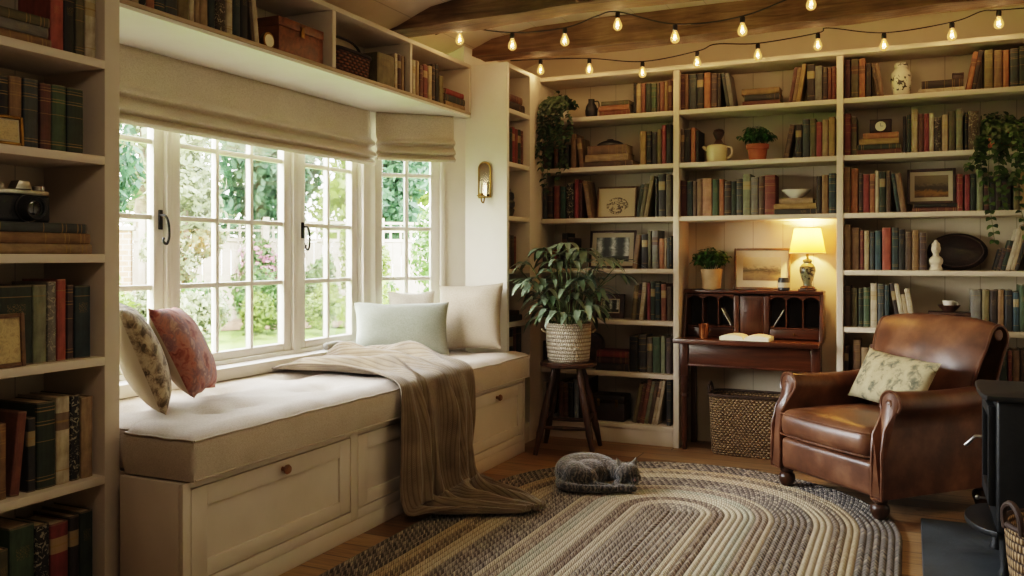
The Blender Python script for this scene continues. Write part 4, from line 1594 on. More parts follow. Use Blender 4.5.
def build_rows():
    rng = random.Random(11)
    for key, (z, items) in SHELF_ROWS.items():
        ups = sorted([i for i in items if i[0] == 'b'], key=lambda i: i[1])
        ent = []
        for it in ups:
            _, x, w, h, col, lean = it[:6]
            style = it[6] if len(it) > 6 else rng.choices((0, 1, 2), (.6, .27, .13))[0]
            d = min(.235 if key[0] in 'lmr' else (.2 if key[0] != 'w' else .19), rng.uniform(.14, .19) + (h - .2) * .3)
            if key == 'l4':
                d = min(d, .17)
            a = R(lean)
            xo, zo = x, z + .0006
            if lean > 0:
                xo = x - w * math.cos(a)
                zo = z + .0006 + w * math.sin(a)
            loc, rz = frame_at(key, xo, zo)
            ent.append((col, w, h, d, lean, style, loc, (0, a, rz)))
        texts = [('leaning ' if abs(e[4]) > 2 else '') + size_word(e[1], e[2]) + ('patterned ' if e[5] == 3 else '') + e[0] + ' book' for e in ent]
        for i, e in enumerate(ent):
            tx = texts[i]
            rt = ROWTEXT[key]
            on = rt if rt.startswith(('near', 'basket', 'far')) else rt
            if texts.count(tx) == 1:
                lab = tx + ' standing on ' + on
            else:
                lt = ent[i - 1][0] if i else None
                rr = ent[i + 1][0] if i + 1 < len(ent) else None
                pair = (lt, rr)
                same = [j for j in range(len(ent)) if texts[j] == tx and j != i and (ent[j - 1][0] if j else None) == lt and (ent[j + 1][0] if j + 1 < len(ent) else None) == rr]
                if key[0] == 'w':
                    rt = rt.replace('bay of the shelf above the window', 'bay above the window')
                if lt and rr and not same and lt != rr and len((tx + ' between ' + lt + ' and ' + rr + ', ' + rt).split()) <= 16:
                    lab = '%s between %s and %s, %s' % (tx, lt, rr, rt)
                else:
                    lab = '%s, %s from left, %s' % (tx, ORD[i], rt)
            v, f, pv, pf = book_parts(e[1], e[2], e[3], rng)
            o = rawobj('book', v, f, BM[e[5]], None, e[6], e[7])
            o.color = bookcol(e[0])
            tag(o, lab, 'book', 'books on the ' + rt.replace(',', ' of the', 1) if ',' in rt else 'books on the ' + rt)
            rawobj('pages', pv, pf, MT['cream_page'], o)
            ALLBOOKS.append(lab)
        stk = [i for i in items if i[0] == 's']
        n = len(stk)
        for i, it in enumerate(stk):
            _, x, z0, ln, th, col = it
            d = rng.uniform(.15, .18) if key[0] in 'lmr' else .16
            if key == 'n3':
                d = .2 - .012 * i
            loc, rz = frame_at(key, x, z + z0 + th + .0006)
            v, f, pv, pf = book_parts(th, ln, d, rng)
            o = rawobj('book', v, f, BM[rng.choices((0, 1), (.5, .5))[0]], None, loc, (0, R(90), rz))
            o.color = bookcol(col)
            rtx = ROWTEXT[key] if n < 4 else ROWTEXT[key].replace('bay behind', 'behind')
            pos = 'lowest' if i == 0 else ('topmost' if i == n - 1 else ('middle' if n == 3 else ORD[n - 1 - i] + ' from top'))
            lab = '%s book lying flat, %s of its stack, %s' % (col, pos, rtx)
            tag(o, lab, 'book', 'stacked books on the ' + ROWTEXT[key].replace(',', ' of the', 1))
            rawobj('pages', pv, pf, MT['cream_page'], o)
            ALLBOOKS.append(lab)


build_rows()
STACK_TOP = {}
for key, (z, items) in SHELF_ROWS.items():
    t_ = [z + i[2] + i[4] for i in items if i[0] == 's']
    if t_:
        STACK_TOP[key] = max(t_) + .0012


# ---------------------------------------------------------------- window seat
wsb = thing('window_seat', 'cream panelled window bench with drop-front doors under the bay window', 'bench')
BX = -2.25
m = M()
m.box(-2.547, 2.226, .075, BX - .022, 2.24, .475, .002)
m.box(-3.05, 2.276, .075, -2.548, 2.29, .475, .002)
m.box(-3.05, 5.02, .075, BX - .022, 5.04, .475, .002) if False else None
m.prism([(-3.05, 2.29), (-2.547, 2.29), (-2.547, 2.24), (BX - .022, 2.24), (BX - .022, 5.12), (-2.338, 5.12), (-2.338, 5.04), (-2.66, 5.04), (-3.05, 4.65)], 'z', .455, .475)
obj('seat_board', m, MT['cream_paint'], wsb)
m = M()
for y0, y1 in ((2.226, 2.262), (3.205, 3.258), (4.245, 4.30), (5.09, 5.12)):
    m.box(BX - .022, y0, .075, BX, y1, .475, .002)
for y0, y1 in ((2.262, 3.205), (3.258, 4.245), (4.30, 5.09)):
    m.box(BX - .022, y0, .452, BX, y1, .475, .001)
    m.box(BX - .022, y0, .075, BX, y1, .12, .001)
obj('face_frame', m, MT['cream_paint'], wsb)
m = M(); m.box(-2.54, 2.24, 0, BX - .012, 5.03, .075, .002)
m.box(BX - .012, 2.228, 0, BX - .001, 5.118, .074, .002)
obj('plinth', m, MT['cream_paint'], wsb)
for i, (y0, y1) in enumerate(((2.266, 3.201), (3.262, 4.241), (4.304, 5.086))):
    z0, z1 = .124, .448
    w = .075
    m = M()
    x0, x1 = BX - .02, BX - .001
    m.box(x0, y0, z0, x1, y0 + w, z1, .002)
    m.box(x0, y1 - w, z0, x1, y1, z1, .002)
    m.box(x0, y0 + w, z0, x1, y1 - w, z0 + w * .8, .002)
    m.box(x0, y0 + w, z1 - w * .95, x1, y1 - w, z1, .002)
    m.box(x0, y0 + w - .002, z0 + w * .8 - .002, x0 + .009, y1 - w + .002, z1 - w * .95 + .002)
    dr = obj('door', m, MT['cream_paint'], wsb)
    if i != 1:
        m = M()
        yc = (y0 + y1) / 2 + (.01 if i == 0 else .0)
        m.lathe([(0, 0), (.009, 0), (.008, .008), (.008, .014), (.018, .02), (.0195, .027), (.015, .034), (0, .036)], 20,
                mat=Matrix.Translation((x1, yc, .415 if i == 0 else .41)) @ Matrix.Rotation(R(90), 4, 'Y'))
        obj('knob', m, MT['knob_wood'], dr)


# tufted seat cushion
def cush_lim(y):
    return -3.045 if y < 4.60 else -3.045 + (y - 4.60)


TUFT = [(-2.83 + (.34 if k % 2 else 0), 2.52 + .27 * k) for k in range(10)] + [(-2.49 - (.34 if k % 2 else 0), 2.62 + .29 * k) for k in range(9)]


def cush_top(x, y):
    z = .652
    for tx, ty in TUFT:
        d2 = (x - tx) ** 2 + (y - ty) ** 2
        z -= .032 * math.exp(-d2 / .0050)
    z += .007 * nz(x, y, 3, 4) + .005 * nz(x, y, 8, 11)
    x0, x1 = cush_lim(y), -2.215
    e = min((x - x0) * 3 + .05, x1 - x, y - (2.286 if x < -2.543 else 2.240), (5.028 if x < -2.315 else 5.112) - y)
    e = max(0, min(1, e / .09))
    z -= .030 * (1 - e) ** 2
    return z


def cushion():
    m = M()
    ny, nx = 150, 54
    y0, y1 = 2.240, 5.112

    def P(u, v):
        b = -2.215
        y = y0 + (y1 - y0) * v
        a = cush_lim(min(max(y, 2.29), 5.03))
        x = a + (b - a) * u
        # the ends run past the neighbouring uprights only in front of them
        if x < -2.543:
            y = max(y, 2.286)
        if x < -2.315:
            y = min(y, 5.028)
        return x, y
    top = []

    def ft(u, v):
        x, y = P(u, v)
        return (x, y, cush_top(x, y))
    m.grid(ft, nx, ny)
    m.grid(lambda u, v: (P(1 - u, v)[0], P(1 - u, v)[1], .482), nx, ny)
    # sides
    bul = lambda s: .012 * math.sin(PI * s)

    def side(pt, nrm):
        def g(u, v):
            x, y = pt(u)
            zt = cush_top(x, y)
            z = zt + (.482 - zt) * v
            b = bul(v) * (math.sin(PI * u) ** .3 if 0 < u < 1 else 0)
            return (x + nrm[0] * b, y + nrm[1] * b, z)
        return g
    m.grid(side(lambda u: P(1, 1 - u), (1, 0)), ny, 8)
    m.grid(side(lambda u: P(0, u), (-1, 0)), ny, 8)
    m.grid(side(lambda u: P(u, 0), (0, -1)), nx, 8)
    m.grid(side(lambda u: P(1 - u, 1), (0, 1)), nx, 8)
    bmesh.ops.remove_doubles(m.bm, verts=m.bm.verts, dist=1e-4)
    bmesh.ops.recalc_face_normals(m.bm, faces=m.bm.faces)
    o = obj('seat_cushion', m, MT['seat_linen'], sharp=70)
    tag(o, 'long tufted linen mattress cushion on the window bench', 'cushion')
    # piped seams
    m = M()
    pts = []
    for k in range(0, ny + 1):
        x, y = P(1, k / ny)
        pts.append((x + .001, y, cush_top(x, y) + .001))
    m.tube(pts, .0045, 6)
    pts = [(P(k / nx, 0)[0], P(k / nx, 0)[1] - .001, cush_top(*P(k / nx, 0)) + .001) for k in range(nx + 1)]
    m.tube(pts, .0045, 6)
    m.tube([(-2.213, 2.245 + 2.86 * k / 40, .487) for k in range(41)], .004, 6)
    obj('piping', m, MT['seat_linen'], o)
    return o


cushion()


# scatter cushions
def pillow(name, label, w, h, t, mat, loc, normal, roll=0, seed=0, group=None, parent=None, floor_z=.658):
    m = M()
    n = 30

    def fn(s):
        def g(u, v):
            a, b = u * 2 - 1, v * 2 - 1
            ra = max(0, 1 - abs(a) ** 2.6) ** .55
            rb = max(0, 1 - abs(b) ** 2.6) ** .55
            z = s * t / 2 * ra * rb
            px = w / 2 * a * (1 - .07 * (1 - b * b) * a * a)
            py = h / 2 * b * (1 - .07 * (1 - a * a) * b * b)
            z += .010 * nz(a * 1.3 + seed, b * 1.3, s * 3) * ra * rb
            py += .006 * nz(a * 2 + seed, 4, b)
            return (px, py, z)
        return g
    m.grid(fn(1), n, n)
    m.grid(lambda u, v: fn(-1)(1 - u, v), n, n)
    bmesh.ops.remove_doubles(m.bm, verts=m.bm.verts, dist=2e-4)
    bmesh.ops.recalc_face_normals(m.bm, faces=m.bm.faces)
    nv = Vector(normal).normalized()
    # local z = normal, local y = up along the pillow
    up = Vector((0, 0, 1))
    y = (up - nv * up.dot(nv)).normalized()
    x = y.cross(nv)
    rm = Matrix((x, y, nv)).transposed() @ Matrix.Rotation(R(roll), 3, 'Z')
    zlo = min((rm @ v.co).z for v in m.bm.verts)
    if floor_z is not None:
        loc = (loc[0], loc[1], floor_z - zlo)
    o = obj(name, m, mat, parent, loc, rm.to_euler(), sharp=85)
    tag(o, label, 'pillow', group)
    return o


pillow('scatter_cushion', 'beige floral cushion leaning against the far left bookcase end', .43, .43, .16, MT['floral_cushion'], (-2.735, 2.485, .843), (.60, .72, .36), 2, 1, 'cushions on the window seat')
pillow('scatter_cushion', 'rust red paisley cushion leaning behind the beige floral cushion', .45, .41, .17, MT['kilim_cushion'], (-2.825, 2.80, .835), (.74, .50, .44), -3, 2, 'cushions on the window seat')
pillow('scatter_cushion', 'pale sage lumbar cushion at the window corner of the seat', .58, .33, .15, MT['sage_linen'], (-2.81, 4.53, .80), (.50, -.84, .32), 0, 3, 'cushions on the window seat')
pillow('scatter_cushion', 'crumpled beige linen cushion leaning on the white end panel', .43, .43, .15, MT['beige_linen'], (-2.53, 4.885, .83), (.16, -.95, .30), 3, 4, 'cushions on the window seat')
pillow('scatter_cushion', 'white linen cushion half hidden behind the sage lumbar cushion', .30, .38, .07, MT['white_linen'], (-2.86, 4.735, .85), (.62, -.74, .16), 0, 5, 'cushions on the window seat')


# knitted throw
def throw():
    rows = [
        ((-3.00, 3.57, .668), (-2.97, 4.30, .668), (0, 0, 1), .030),
        ((-2.88, 3.53, .662), (-2.84, 4.32, .662), (0, 0, 1), .075),
        ((-2.66, 3.53, .660), (-2.64, 4.34, .660), (0, 0, 1), .080),
        ((-2.46, 3.55, .660), (-2.44, 4.30, .660), (0, 0, 1), .070),
        ((-2.30, 3.53, .658), (-2.28, 4.24, .658), (.1, 0, 1), .045),
        ((-2.215, 3.52, .646), (-2.21, 4.21, .646), (.7, 0, .7), .040),
        ((-2.185, 3.51, .60), (-2.185, 4.19, .60), (1, 0, 0), .055),
        ((-2.182, 3.50, .45), (-2.182, 4.17, .45), (1, 0, 0), .105),
        ((-2.178, 3.49, .25), (-2.176, 4.15, .25), (1, 0, 0), .125),
        ((-2.165, 3.47, .09), (-2.15, 4.16, .10), (1, 0, .2), .125),
        ((-2.125, 3.47, .036), (-2.07, 4.13, .05), (.6, 0, .8), .105),
        ((-2.05, 3.50, .034), (-1.93, 4.06, .036), (.1, 0, 1), .072),
        ((-1.93, 3.58, .034), (-1.79, 3.99, .034), (0, 0, 1), .062),
        ((-1.80, 3.67, .034), (-1.69, 3.93, .034), (0, 0, 1), .050),
        ((-1.67, 3.77, .034), (-1.60, 3.88, .034), (0, 0, 1), .034),
    ]
    L = bez([r[0] for r in rows], 12)
    Rr = bez([r[1] for r in rows], 12)
    N = bez([r[2] for r in rows], 12)
    A = bez([(r[3], 0, 0) for r in rows], 12)
    nv = len(L) - 1
    nu = 96

    def fn(u, v):
        k = min(nv, int(round(v * nv)))
        l, r, n, a = L[k], Rr[k], N[k].normalized(), A[k].x
        p = l.lerp(r, u)
        d = .06
        for q, (c0, w0, h0) in enumerate(RIDGE):
            c = c0 + .055 * math.sin(4.2 * v + 1.9 * q) + .05 * nz(q * 3.1, v * 2.5, 1.7)
            if v < .38:
                c += (.38 - v) * (.5 if q % 2 else -.25)
            w_ = w0 * (1 + .35 * math.sin(6 * v + q))
            d += h0 * (.8 + .5 * nz(q * 5.3, v * 4, 4.1)) * math.exp(-((u - c) / w_) ** 2)
        d = a * (d + .07 * (1 + nz(u * 7, v * 16, 3)))
        side = n.cross(Vector((r - l)).normalized())
        p = p + n * d
        p.y += .016 * math.sin(9 * v + 5 * u) * (1 if .05 < v < .95 else .3)
        return p
    RIDGE = [(.04, .045, .7), (.19, .040, 1.0), (.34, .032, .7), (.50, .050, 1.1), (.68, .034, .75), (.82, .042, 1.05), (.97, .035, .7)]
    m = M()
    m.grid(fn, nu, nv, uv=lambda u, v: (u, v * 2.1))
    bmesh.ops.recalc_face_normals(m.bm, faces=m.bm.faces)
    o = obj('throw_blanket', m, MT['throw'], sharp=180)
    md = o.modifiers.new('solid', 'SOLIDIFY')
    md.thickness = .007
    md.offset = 0
    tag(o, 'taupe knitted throw blanket draped over the window seat and trailing onto the rug', 'blanket')
    return o


throw()

# small rolled cloth on the sill
m = M()
sp = [(.0, .0)]
m.tube([(0, -.085, 0), (0, -.08, 0), (0, 0, .002), (0, .08, 0), (0, .085, 0)], [.012, .019, .021, .019, .012], 14)
o = obj('rolled_cloth', m, MT['grey_cloth'], None, (-3.045, 4.17, .737), (0, 0, R(-3)))
tag(o, 'small grey rolled cloth lying on the window sill behind the throw', 'cloth')
m = M()
m.tube([(.021 * math.cos(a), -.05, .0215 * math.sin(a) + .001) for a in [k * PI / 8 for k in range(17)]], .002, 6)
obj('tie_band', m, MT['beige_linen'], o)


# roman blinds
def blind(name, label, x0, x1, mat, group, dz=0):
    r = bpy.data.objects.new(name, None)
    COL.objects.link(r)
    r.matrix_world = mat
    tag(r, label, 'blind', group)
    prof = [(-.012, 2.155), (-.014, 2.06), (-.020, 1.99), (-.046, 1.965), (-.052, 1.945), (-.020, 1.932), (-.026, 1.915), (-.054, 1.893), (-.060, 1.872), (-.026, 1.862), (-.040, 1.848), (-.060, 1.832), (-.044, 1.816)]
    prof = [(a, z + dz * (2.155 - z) / .339) for a, z in prof]
    m = M()
    n = len(prof) - 1
    fine = bez([(p[0], 0, p[1]) for p in prof], 5)
    k = len(fine) - 1

    def fn(u, v):
        p = fine[int(round(v * k))]
        x = x0 + (x1 - x0) * u
        sag = .006 * math.sin(u * PI) * v
        return (x, p.x - .004 * nz(x * 1.5, p.z * 3, 1) - .003, p.z - sag + .003 * nz(x, 3, 1, 2) * v)
    m.grid(fn, 60, k)
    o = obj('blind_cloth', m, MT['blind_linen'], r, sharp=60)
    md = o.modifiers.new('solid', 'SOLIDIFY')
    md.thickness = .005
    md.offset = 1
    m = M(); m.box(x0 + .003, -.010, 2.13, x1 - .003, .004, 2.156, .002)
    obj('head_rail', m, MT['window_paint'], r)
    return r


wmb = Matrix.Translation((XW + .055, 0, 0)) @ Matrix.Rotation(R(90), 4, 'Z')
blind('roman_blind', 'long oatmeal roman blind half lowered over the three main casements', 2.315, 4.545, wmb, None)
angb = Matrix.Translation((XW + .045, 4.555, 0)) @ Matrix.Rotation(R(45), 4, 'Z')
blind('roman_blind', 'short oatmeal roman blind over the narrow angled casement', .05, .555, angb, None, .04)

# brass candle sconce on the end panel
sc = thing('wall_sconce', 'aged brass candle sconce with arched mirror back on the white end panel', 'sconce', (-2.497, 5.045, 1.735))
arch = [(-.042, -.10), (.042, -.10)] + [(.042 * math.cos(a), .085 + .042 * math.sin(a)) for a in [PI * k / 12 for k in range(13)]]
arch2 = [(-.034, -.092), (.034, -.092)] + [(.034 * math.cos(a), .085 + .034 * math.sin(a)) for a in [PI * k / 12 for k in range(13)]]
m = M(); m.prism(arch, 'y', -.010, -.001, .002)
obj('back_plate', m, MT['brass'], sc)
m = M(); m.prism(arch2, 'y', -.0125, -.0105)
obj('mirror_plate', m, MT['mirror'], sc)
m = M(); m.tube([(p[0], -.013, p[1]) for p in arch + arch[:1]], .006, 8)
obj('rim', m, MT['brass'], sc)
m = M()
m.tube(bez([(0, -.010, -.095), (0, -.03, -.135), (0, -.058, -.125), (0, -.062, -.098)], 8), .005, 8)
m.lathe([(0, 0), (.026, .004), (.03, .010), (.027, .008), (.012, .008), (.012, .022), (.0, .022)], 18, (0, -.062, -.10))
obj('candle_arm', m, MT['brass'], sc)
m = M(); m.lathe([(0, 0), (.009, 0), (.009, .075), (.006, .079), (0, .079)], 14, (0, -.062, -.077))
obj('candle', m, MT['candle'], sc)

# ---------------------------------------------------------------- rug
RX, RY, RL, RR = -1.06, 3.30, .86, 1.03


def rug():
    W = .0286
    rows = 36
    per = 4
    m = M()
    na, ns = 56, 44
    uvl = m.bm.loops.layers.uv.new('UVMap')

    def contour(r):
        """closed list of (x, y, s)"""
        out = []
        for k in range(ns):
            y = -RL + 2 * RL * k / ns
            out.append((r, y, y))
        for k in range(na):
            a = PI * k / na
            out.append((r * math.cos(a), RL + r * math.sin(a), RL + a * max(r, .02)))
        s0 = RL + PI * max(r, .02)
        for k in range(ns):
            y = RL - 2 * RL * k / ns
            out.append((-r, y, s0 + (RL - y)))
        s1 = s0 + 2 * RL
        for k in range(na):
            a = PI + PI * k / na
            out.append((r * math.cos(a), -RL + r * math.sin(a), s1 + (a - PI) * max(r, .02)))
        per_ = s1 + PI * max(r, .02) + 0
        return out, per_
    rad = []
    for i in range(rows):
        for k in range(per):
            rad.append((i + k / per) * W)
    rad.append(rows * W)
    prev = None
    for r in rad:
        f = (r / W) % 1
        z = .012 + .007 * math.sin(PI * f) ** .6 if 0 < f < 1 else .012
        if r == rad[-1]:
            z = .004
        rr = max(r, .0008)
        c, per_ = contour(rr)
        vs = [m.bm.verts.new((x, y, z)) for x, y, s in c]
        ss = [s for _, _, s in c] + [per_]
        if prev:
            pv, ps, pr = prev
            n = len(vs)
            for k in range(n):
                k2 = (k + 1) % n
                fc = m.bm.faces.new((pv[k], vs[k], vs[k2], pv[k2]))
                for l, (s, d) in zip(fc.loops, ((ps[k], pr), (ss[k], r), (ss[k + 1], r), (ps[k + 1], pr))):
                    l[uvl].uv = (s, d)
        prev = (vs, ss, r)
    # edge down to the floor
    bot = [m.bm.verts.new((v.co.x, v.co.y, .0005)) for v in prev[0]]
    n = len(bot)
    for k in range(n):
        fc = m.bm.faces.new((prev[0][k], bot[k], bot[(k + 1) % n], prev[0][(k + 1) % n]))
        for l in fc.loops:
            l[uvl].uv = (0, 1.02)
    bmesh.ops.recalc_face_normals(m.bm, faces=m.bm.faces)
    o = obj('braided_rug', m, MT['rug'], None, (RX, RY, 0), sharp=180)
    tag(o, 'oval braided wool rug in taupe, cream and charcoal bands on the wooden floor', 'rug')


rug()


# ---------------------------------------------------------------- cat
def voxel(o, size, smooth=8):
    md = o.modifiers.new('remesh', 'REMESH')
    md.mode = 'VOXEL'
    md.voxel_size = size
    sm = o.modifiers.new('smooth', 'SMOOTH')
    sm.factor = .5
    sm.iterations = smooth
    dg = bpy.context.evaluated_depsgraph_get()
    dg.update()
    me = bpy.data.meshes.new_from_object(o.evaluated_get(dg))
    o.modifiers.clear()
    old = o.data
    o.data = me
    me.polygons.foreach_set('use_smooth', [True] * len(me.polygons))
    bpy.data.meshes.remove(old)


def cat():
    m = M()
    spine = bez([(-.125, -.035, .068), (-.160, .02, .072), (-.135, .075, .078), (-.065, .095, .084), (.01, .08, .084), (.065, .035, .076)], 6)
    n = len(spine)
    rad = [.064 + .014 * math.sin(PI * k / (n - 1)) for k in range(n)]
    rad[-1] = .055
    m.tube(spine, rad, 18)
    m.ball(spine[0], .074); m.ball(spine[-1], .058)
    m.ball((-.045, .02, .07), (.11, .08, .07))
    m.ball((-.09, -.05, .062), (.085, .055, .058))               # haunch
    m.tube(bez([(-.05, -.085, .03), (.0, -.098, .022), (.035, -.092, .02)], 5), [.026] * 6 + [.024] * 5, 10)
    m.ball((.04, -.092, .02), (.026, .02, .018))
    # head resting low, facing the viewer and to the right
    m.ball((.150, -.045, .082), (.066, .056, .055))
    m.ball((.175, -.082, .052), (.031, .026, .024))
    m.ball((.118, -.072, .058), (.02, .025, .02)); m.ball((.205, -.05, .06), (.02, .022, .02))
    m.tube(bez([(.065, .035, .085), (.12, -.01, .08)], 4), .054, 14)
    for c, d in (((.112, -.032, .120), (-.018, .006, .042)), ((.186, -.020, .120), (.020, .010, .042))):
        m.tube([c, (c[0] + d[0] * .5, c[1] + d[1] * .5, c[2] + d[2] * .5), (c[0] + d[0], c[1] + d[1], c[2] + d[2])], [.022, .014, .003], 10)
    # front paw under the chin
    m.tube(bez([(.095, -.045, .03), (.085, -.095, .022), (.13, -.118, .02), (.165, -.118, .02)], 5), .021, 12)
    m.ball((.168, -.118, .02), (.026, .021, .019))
    # tail wrapped along the front
    tl = bez([(-.165, .03, .05), (-.205, -.02, .036), (-.195, -.085, .028), (-.13, -.125, .025), (-.04, -.138, .024), (.045, -.135, .022), (.075, -.131, .022)], 7)
    m.tube(tl, [.026 - .008 * k / (len(tl) - 1) for k in range(len(tl))], 12)
    m.ball(tl[-1], .018)
    o = obj('cat', m, MT['tabby'], None, (-1.515, 4.415, .0195), (0, 0, math.atan2(.416, .909)))
    voxel(o, .006, 5)
    me = o.data
    zmin = min(v.co.z for v in me.vertices)
    o.location.z = .0205 - zmin
    tag(o, 'grey tabby cat curled up asleep on the braided rug', 'cat')
    m = M(); m.ball((.181, -.108, .060), (.007, .005, .005), 10, 6)
    obj('nose', m, MT['cat_nose'], o)
    for x in (.150, .193):
        m = M()
        m.tube(bez([(x - .012, -.0945 if x < .17 else -.091, .083), (x, -.0985 if x < .17 else -.093, .078), (x + .012, -.094 if x < .17 else -.085, .082)], 5), .0022, 6)
        obj('closed_eye', m, MT['black_cord'], o)


cat()

# ---------------------------------------------------------------- stool and its plant
SX, SY = -2.01, 5.27
st = thing('stool', 'dark turned wooden stool under the large potted plant', 'stool', (SX, SY, 0), R(12))
m = M(); m.lathe([(0, .545), (.165, .545), (.182, .552), (.184, .566), (.176, .575), (0, .575)], 40)
obj('seat', m, MT['stool_wood'], st)
for a in (45, 135, 225, 315):
    c, s = math.cos(R(a)), math.sin(R(a))
    ns_ = 12
    pts = [Vector((c * (.11 + .15 * k / ns_), s * (.11 + .15 * k / ns_), .546 - .546 * k / ns_)) for k in range(ns_ + 1)]
    rr = [.017, .018, .022, .019, .024, .025, .025, .024, .021, .024, .019, .017, .015]
    m = M(); m.tube(pts, rr, 14)
    obj('leg', m, MT['stool_wood'], st)
P_ = [Vector((math.cos(R(a)) * .213, math.sin(R(a)) * .213, .17)) for a in (45, 135, 225, 315)]
for a, b, dz in ((0, 1, 0), (1, 2, .05), (2, 3, 0), (3, 0, .05)):
    A, B = P_[a] + Vector((0, 0, dz)), P_[b] + Vector((0, 0, dz))
    k = (.213 - .15 * dz / .546) / .213
    A.xy *= k; B.xy *= k
    m = M(); m.tube([A, A.lerp(B, .3), A.lerp(B, .5), A.lerp(B, .7), B], [.009, .012, .014, .012, .009], 10)
    obj('stretcher', m, MT['stool_wood'], st)


def leaf(m, base, d, up, ln, w, droop=.4, fold=.12, n=7):
    """one pointed leaf growing from base along d"""
    d = Vector(d).normalized()
    up = Vector(up)
    side = d.cross(up)
    side = side.normalized() if side.length > 1e-4 else Vector((1, 0, 0))
    nn = side.cross(d).normalized()
    rows = []
    p = Vector(base)
    dirv = d.copy()
    for k in range(n + 1):
        t = k / n
        ww = w * (math.sin(PI * min(1, t * .93 + .07)) ** .8) * (1 - .25 * t)
        if k == n:
            ww = .0004
        l = p - side * ww / 2 + nn * fold * ww
        r = p + side * ww / 2 + nn * fold * ww
        rows.append((m.bm.verts.new(l), m.bm.verts.new(p), m.bm.verts.new(r)))
        p = p + dirv * (ln / n)
        dirv = (dirv + Vector((0, 0, -droop / n * 1.6))).normalized()
        nn = side.cross(dirv).normalized()
    for a, b in zip(rows, rows[1:]):
        m.bm.faces.new((a[0], a[1], b[1], b[0]))
        m.bm.faces.new((a[1], a[2], b[2], b[1]))


def wpot(prof, nu=48, scale=(1, 1), rows=14, cols=26):
    m = M()
    fine = bez([(r, 0, z) for r, z in prof], 3)
    k = len(fine) - 1
    m.grid(lambda u, v: (fine[int(round(v * k))].x * math.cos(2 * PI * u), fine[int(round(v * k))].x * math.sin(2 * PI * u), fine[int(round(v * k))].z),
           nu, k, uv=lambda u, v: (u * cols, v * rows))
    bmesh.ops.remove_doubles(m.bm, verts=m.bm.verts, dist=1e-5)
    bmesh.ops.recalc_face_normals(m.bm, faces=m.bm.faces)
    return m


hp = thing('potted_plant', 'large leafy houseplant in a pale woven pot on the dark stool', 'plant', (SX, SY, .5755))
m = wpot([(.0, .0), (.10, .0), (.132, .004), (.138, .05), (.144, .12), (.146, .19), (.146, .245), (.143, .252), (.137, .245), (.135, .2)], rows=26, cols=64)
o = obj('pot', m, MT['wicker_white'], hp)
for s in (-1, 1):
    m = M()
    m.tube(bez([(s * .147, -.035, .19), (s * .168, -.03, .205), (s * .17, 0, .208), (s * .168, .03, .205), (s * .147, .035, .19)], 5), .007, 8)
    m.transform(Matrix.Rotation(R(24 + (0 if s < 0 else 0)), 4, 'Z'))
    obj('handle', m, MT['wicker_white'], o)
m = M(); m.lathe([(0, .222), (.136, .218)], 30); obj('soil', m, MT['soil'], hp)
rng = random.Random(5)
stems, leaves = M(), M()
camr = Vector((.909, .416, 0)); camf = Vector((-.416, .909, 0))
spec = []
for k in range(30):
    a = 2 * PI * k * .381966 * 1.0
    tilt = .15 + .65 * ((k * 7) % 30) / 30
    hgt = rng.uniform(.22, .52) * (1.1 - .35 * tilt)
    spec.append((a, tilt, hgt))
for a, tilt, hgt in spec:
    dirh = Vector((math.cos(a), math.sin(a), 0))
    if dirh.y > .35:
        dirh.y *= .35
    b = dirh * rng.uniform(.01, .07) + Vector((0, 0, .215))
    top = b + dirh * (hgt * tilt * 1.0) + Vector((0, 0, hgt))
    mid = b.lerp(top, .5) + Vector((0, 0, .03))
    stems.tube(bez([b, mid, top], 5), [.0042] * 6 + [.003] * 5, 6)
    nl = rng.choice((4, 5, 5, 6))
    for q in range(nl):
        aa = a + (q - (nl - 1) / 2) * .75 + rng.uniform(-.25, .25)
        dd = Vector((math.cos(aa), math.sin(aa), rng.uniform(-.15, .55)))
        if dd.y > .3:
            dd.y *= .4
        bb = top if q < 3 else mid.lerp(top, rng.uniform(.2, .8))
        leaf(leaves, bb, dd, (0, 0, 1), rng.uniform(.12, .20), rng.uniform(.036, .056), rng.uniform(.5, 1.3))
for k in range(20):
    a = 2 * PI * k / 20 + .1
    b = Vector((.10 * math.cos(a), .10 * math.sin(a), .235))
    p2 = Vector((.175 * math.cos(a), .175 * math.sin(a), .235 + rng.uniform(.04, .14)))
    stems.tube(bez([b, p2], 4), .003, 5)
    for q in range(2):
        leaf(leaves, p2, (math.cos(a + q - .5), math.sin(a + q - .5), rng.uniform(-.1, .4)), (0, 0, 1), rng.uniform(.13, .2), rng.uniform(.036, .05), rng.uniform(.9, 1.5))
# two long arms as in the photo: one up-left, one left
for tgt, n_ in (((-.16, -.05, .72), 6), ((-.25, -.12, .52), 6), ((-.02, -.02, .76), 6), ((.30, -.08, .56), 4), ((.08, -.1, .70), 5), ((.20, -.1, .66), 5)):
    tv = camr * tgt[0] + camf * tgt[1] + Vector((0, 0, tgt[2]))
    b = Vector((tv.x * .1, tv.y * .1, .215))
    pts = bez([b, b.lerp(tv, .5) + Vector((0, 0, .06)), tv], 6)
    stems.tube(pts, .004, 6)
    hd = Vector((tv.x, tv.y, .1)).normalized()
    for q in range(n_):
        aa = math.atan2(hd.y, hd.x) + (q - (n_ - 1) / 2) * .6
        leaf(leaves, tv, (math.cos(aa), math.sin(aa), rng.uniform(-.1, .4)), (0, 0, 1), rng.uniform(.14, .20), rng.uniform(.04, .058), rng.uniform(.6, 1.3))
for v in list(stems.bm.verts) + list(leaves.bm.verts):
    v.co.y = min(v.co.y, 5.60 - SY)
    v.co.x = max(v.co.x, -2.333 - SX)
obj('stems', stems, MT['stem'], hp)
obj('foliage', leaves, MT['leaf_house'], hp, sharp=60)


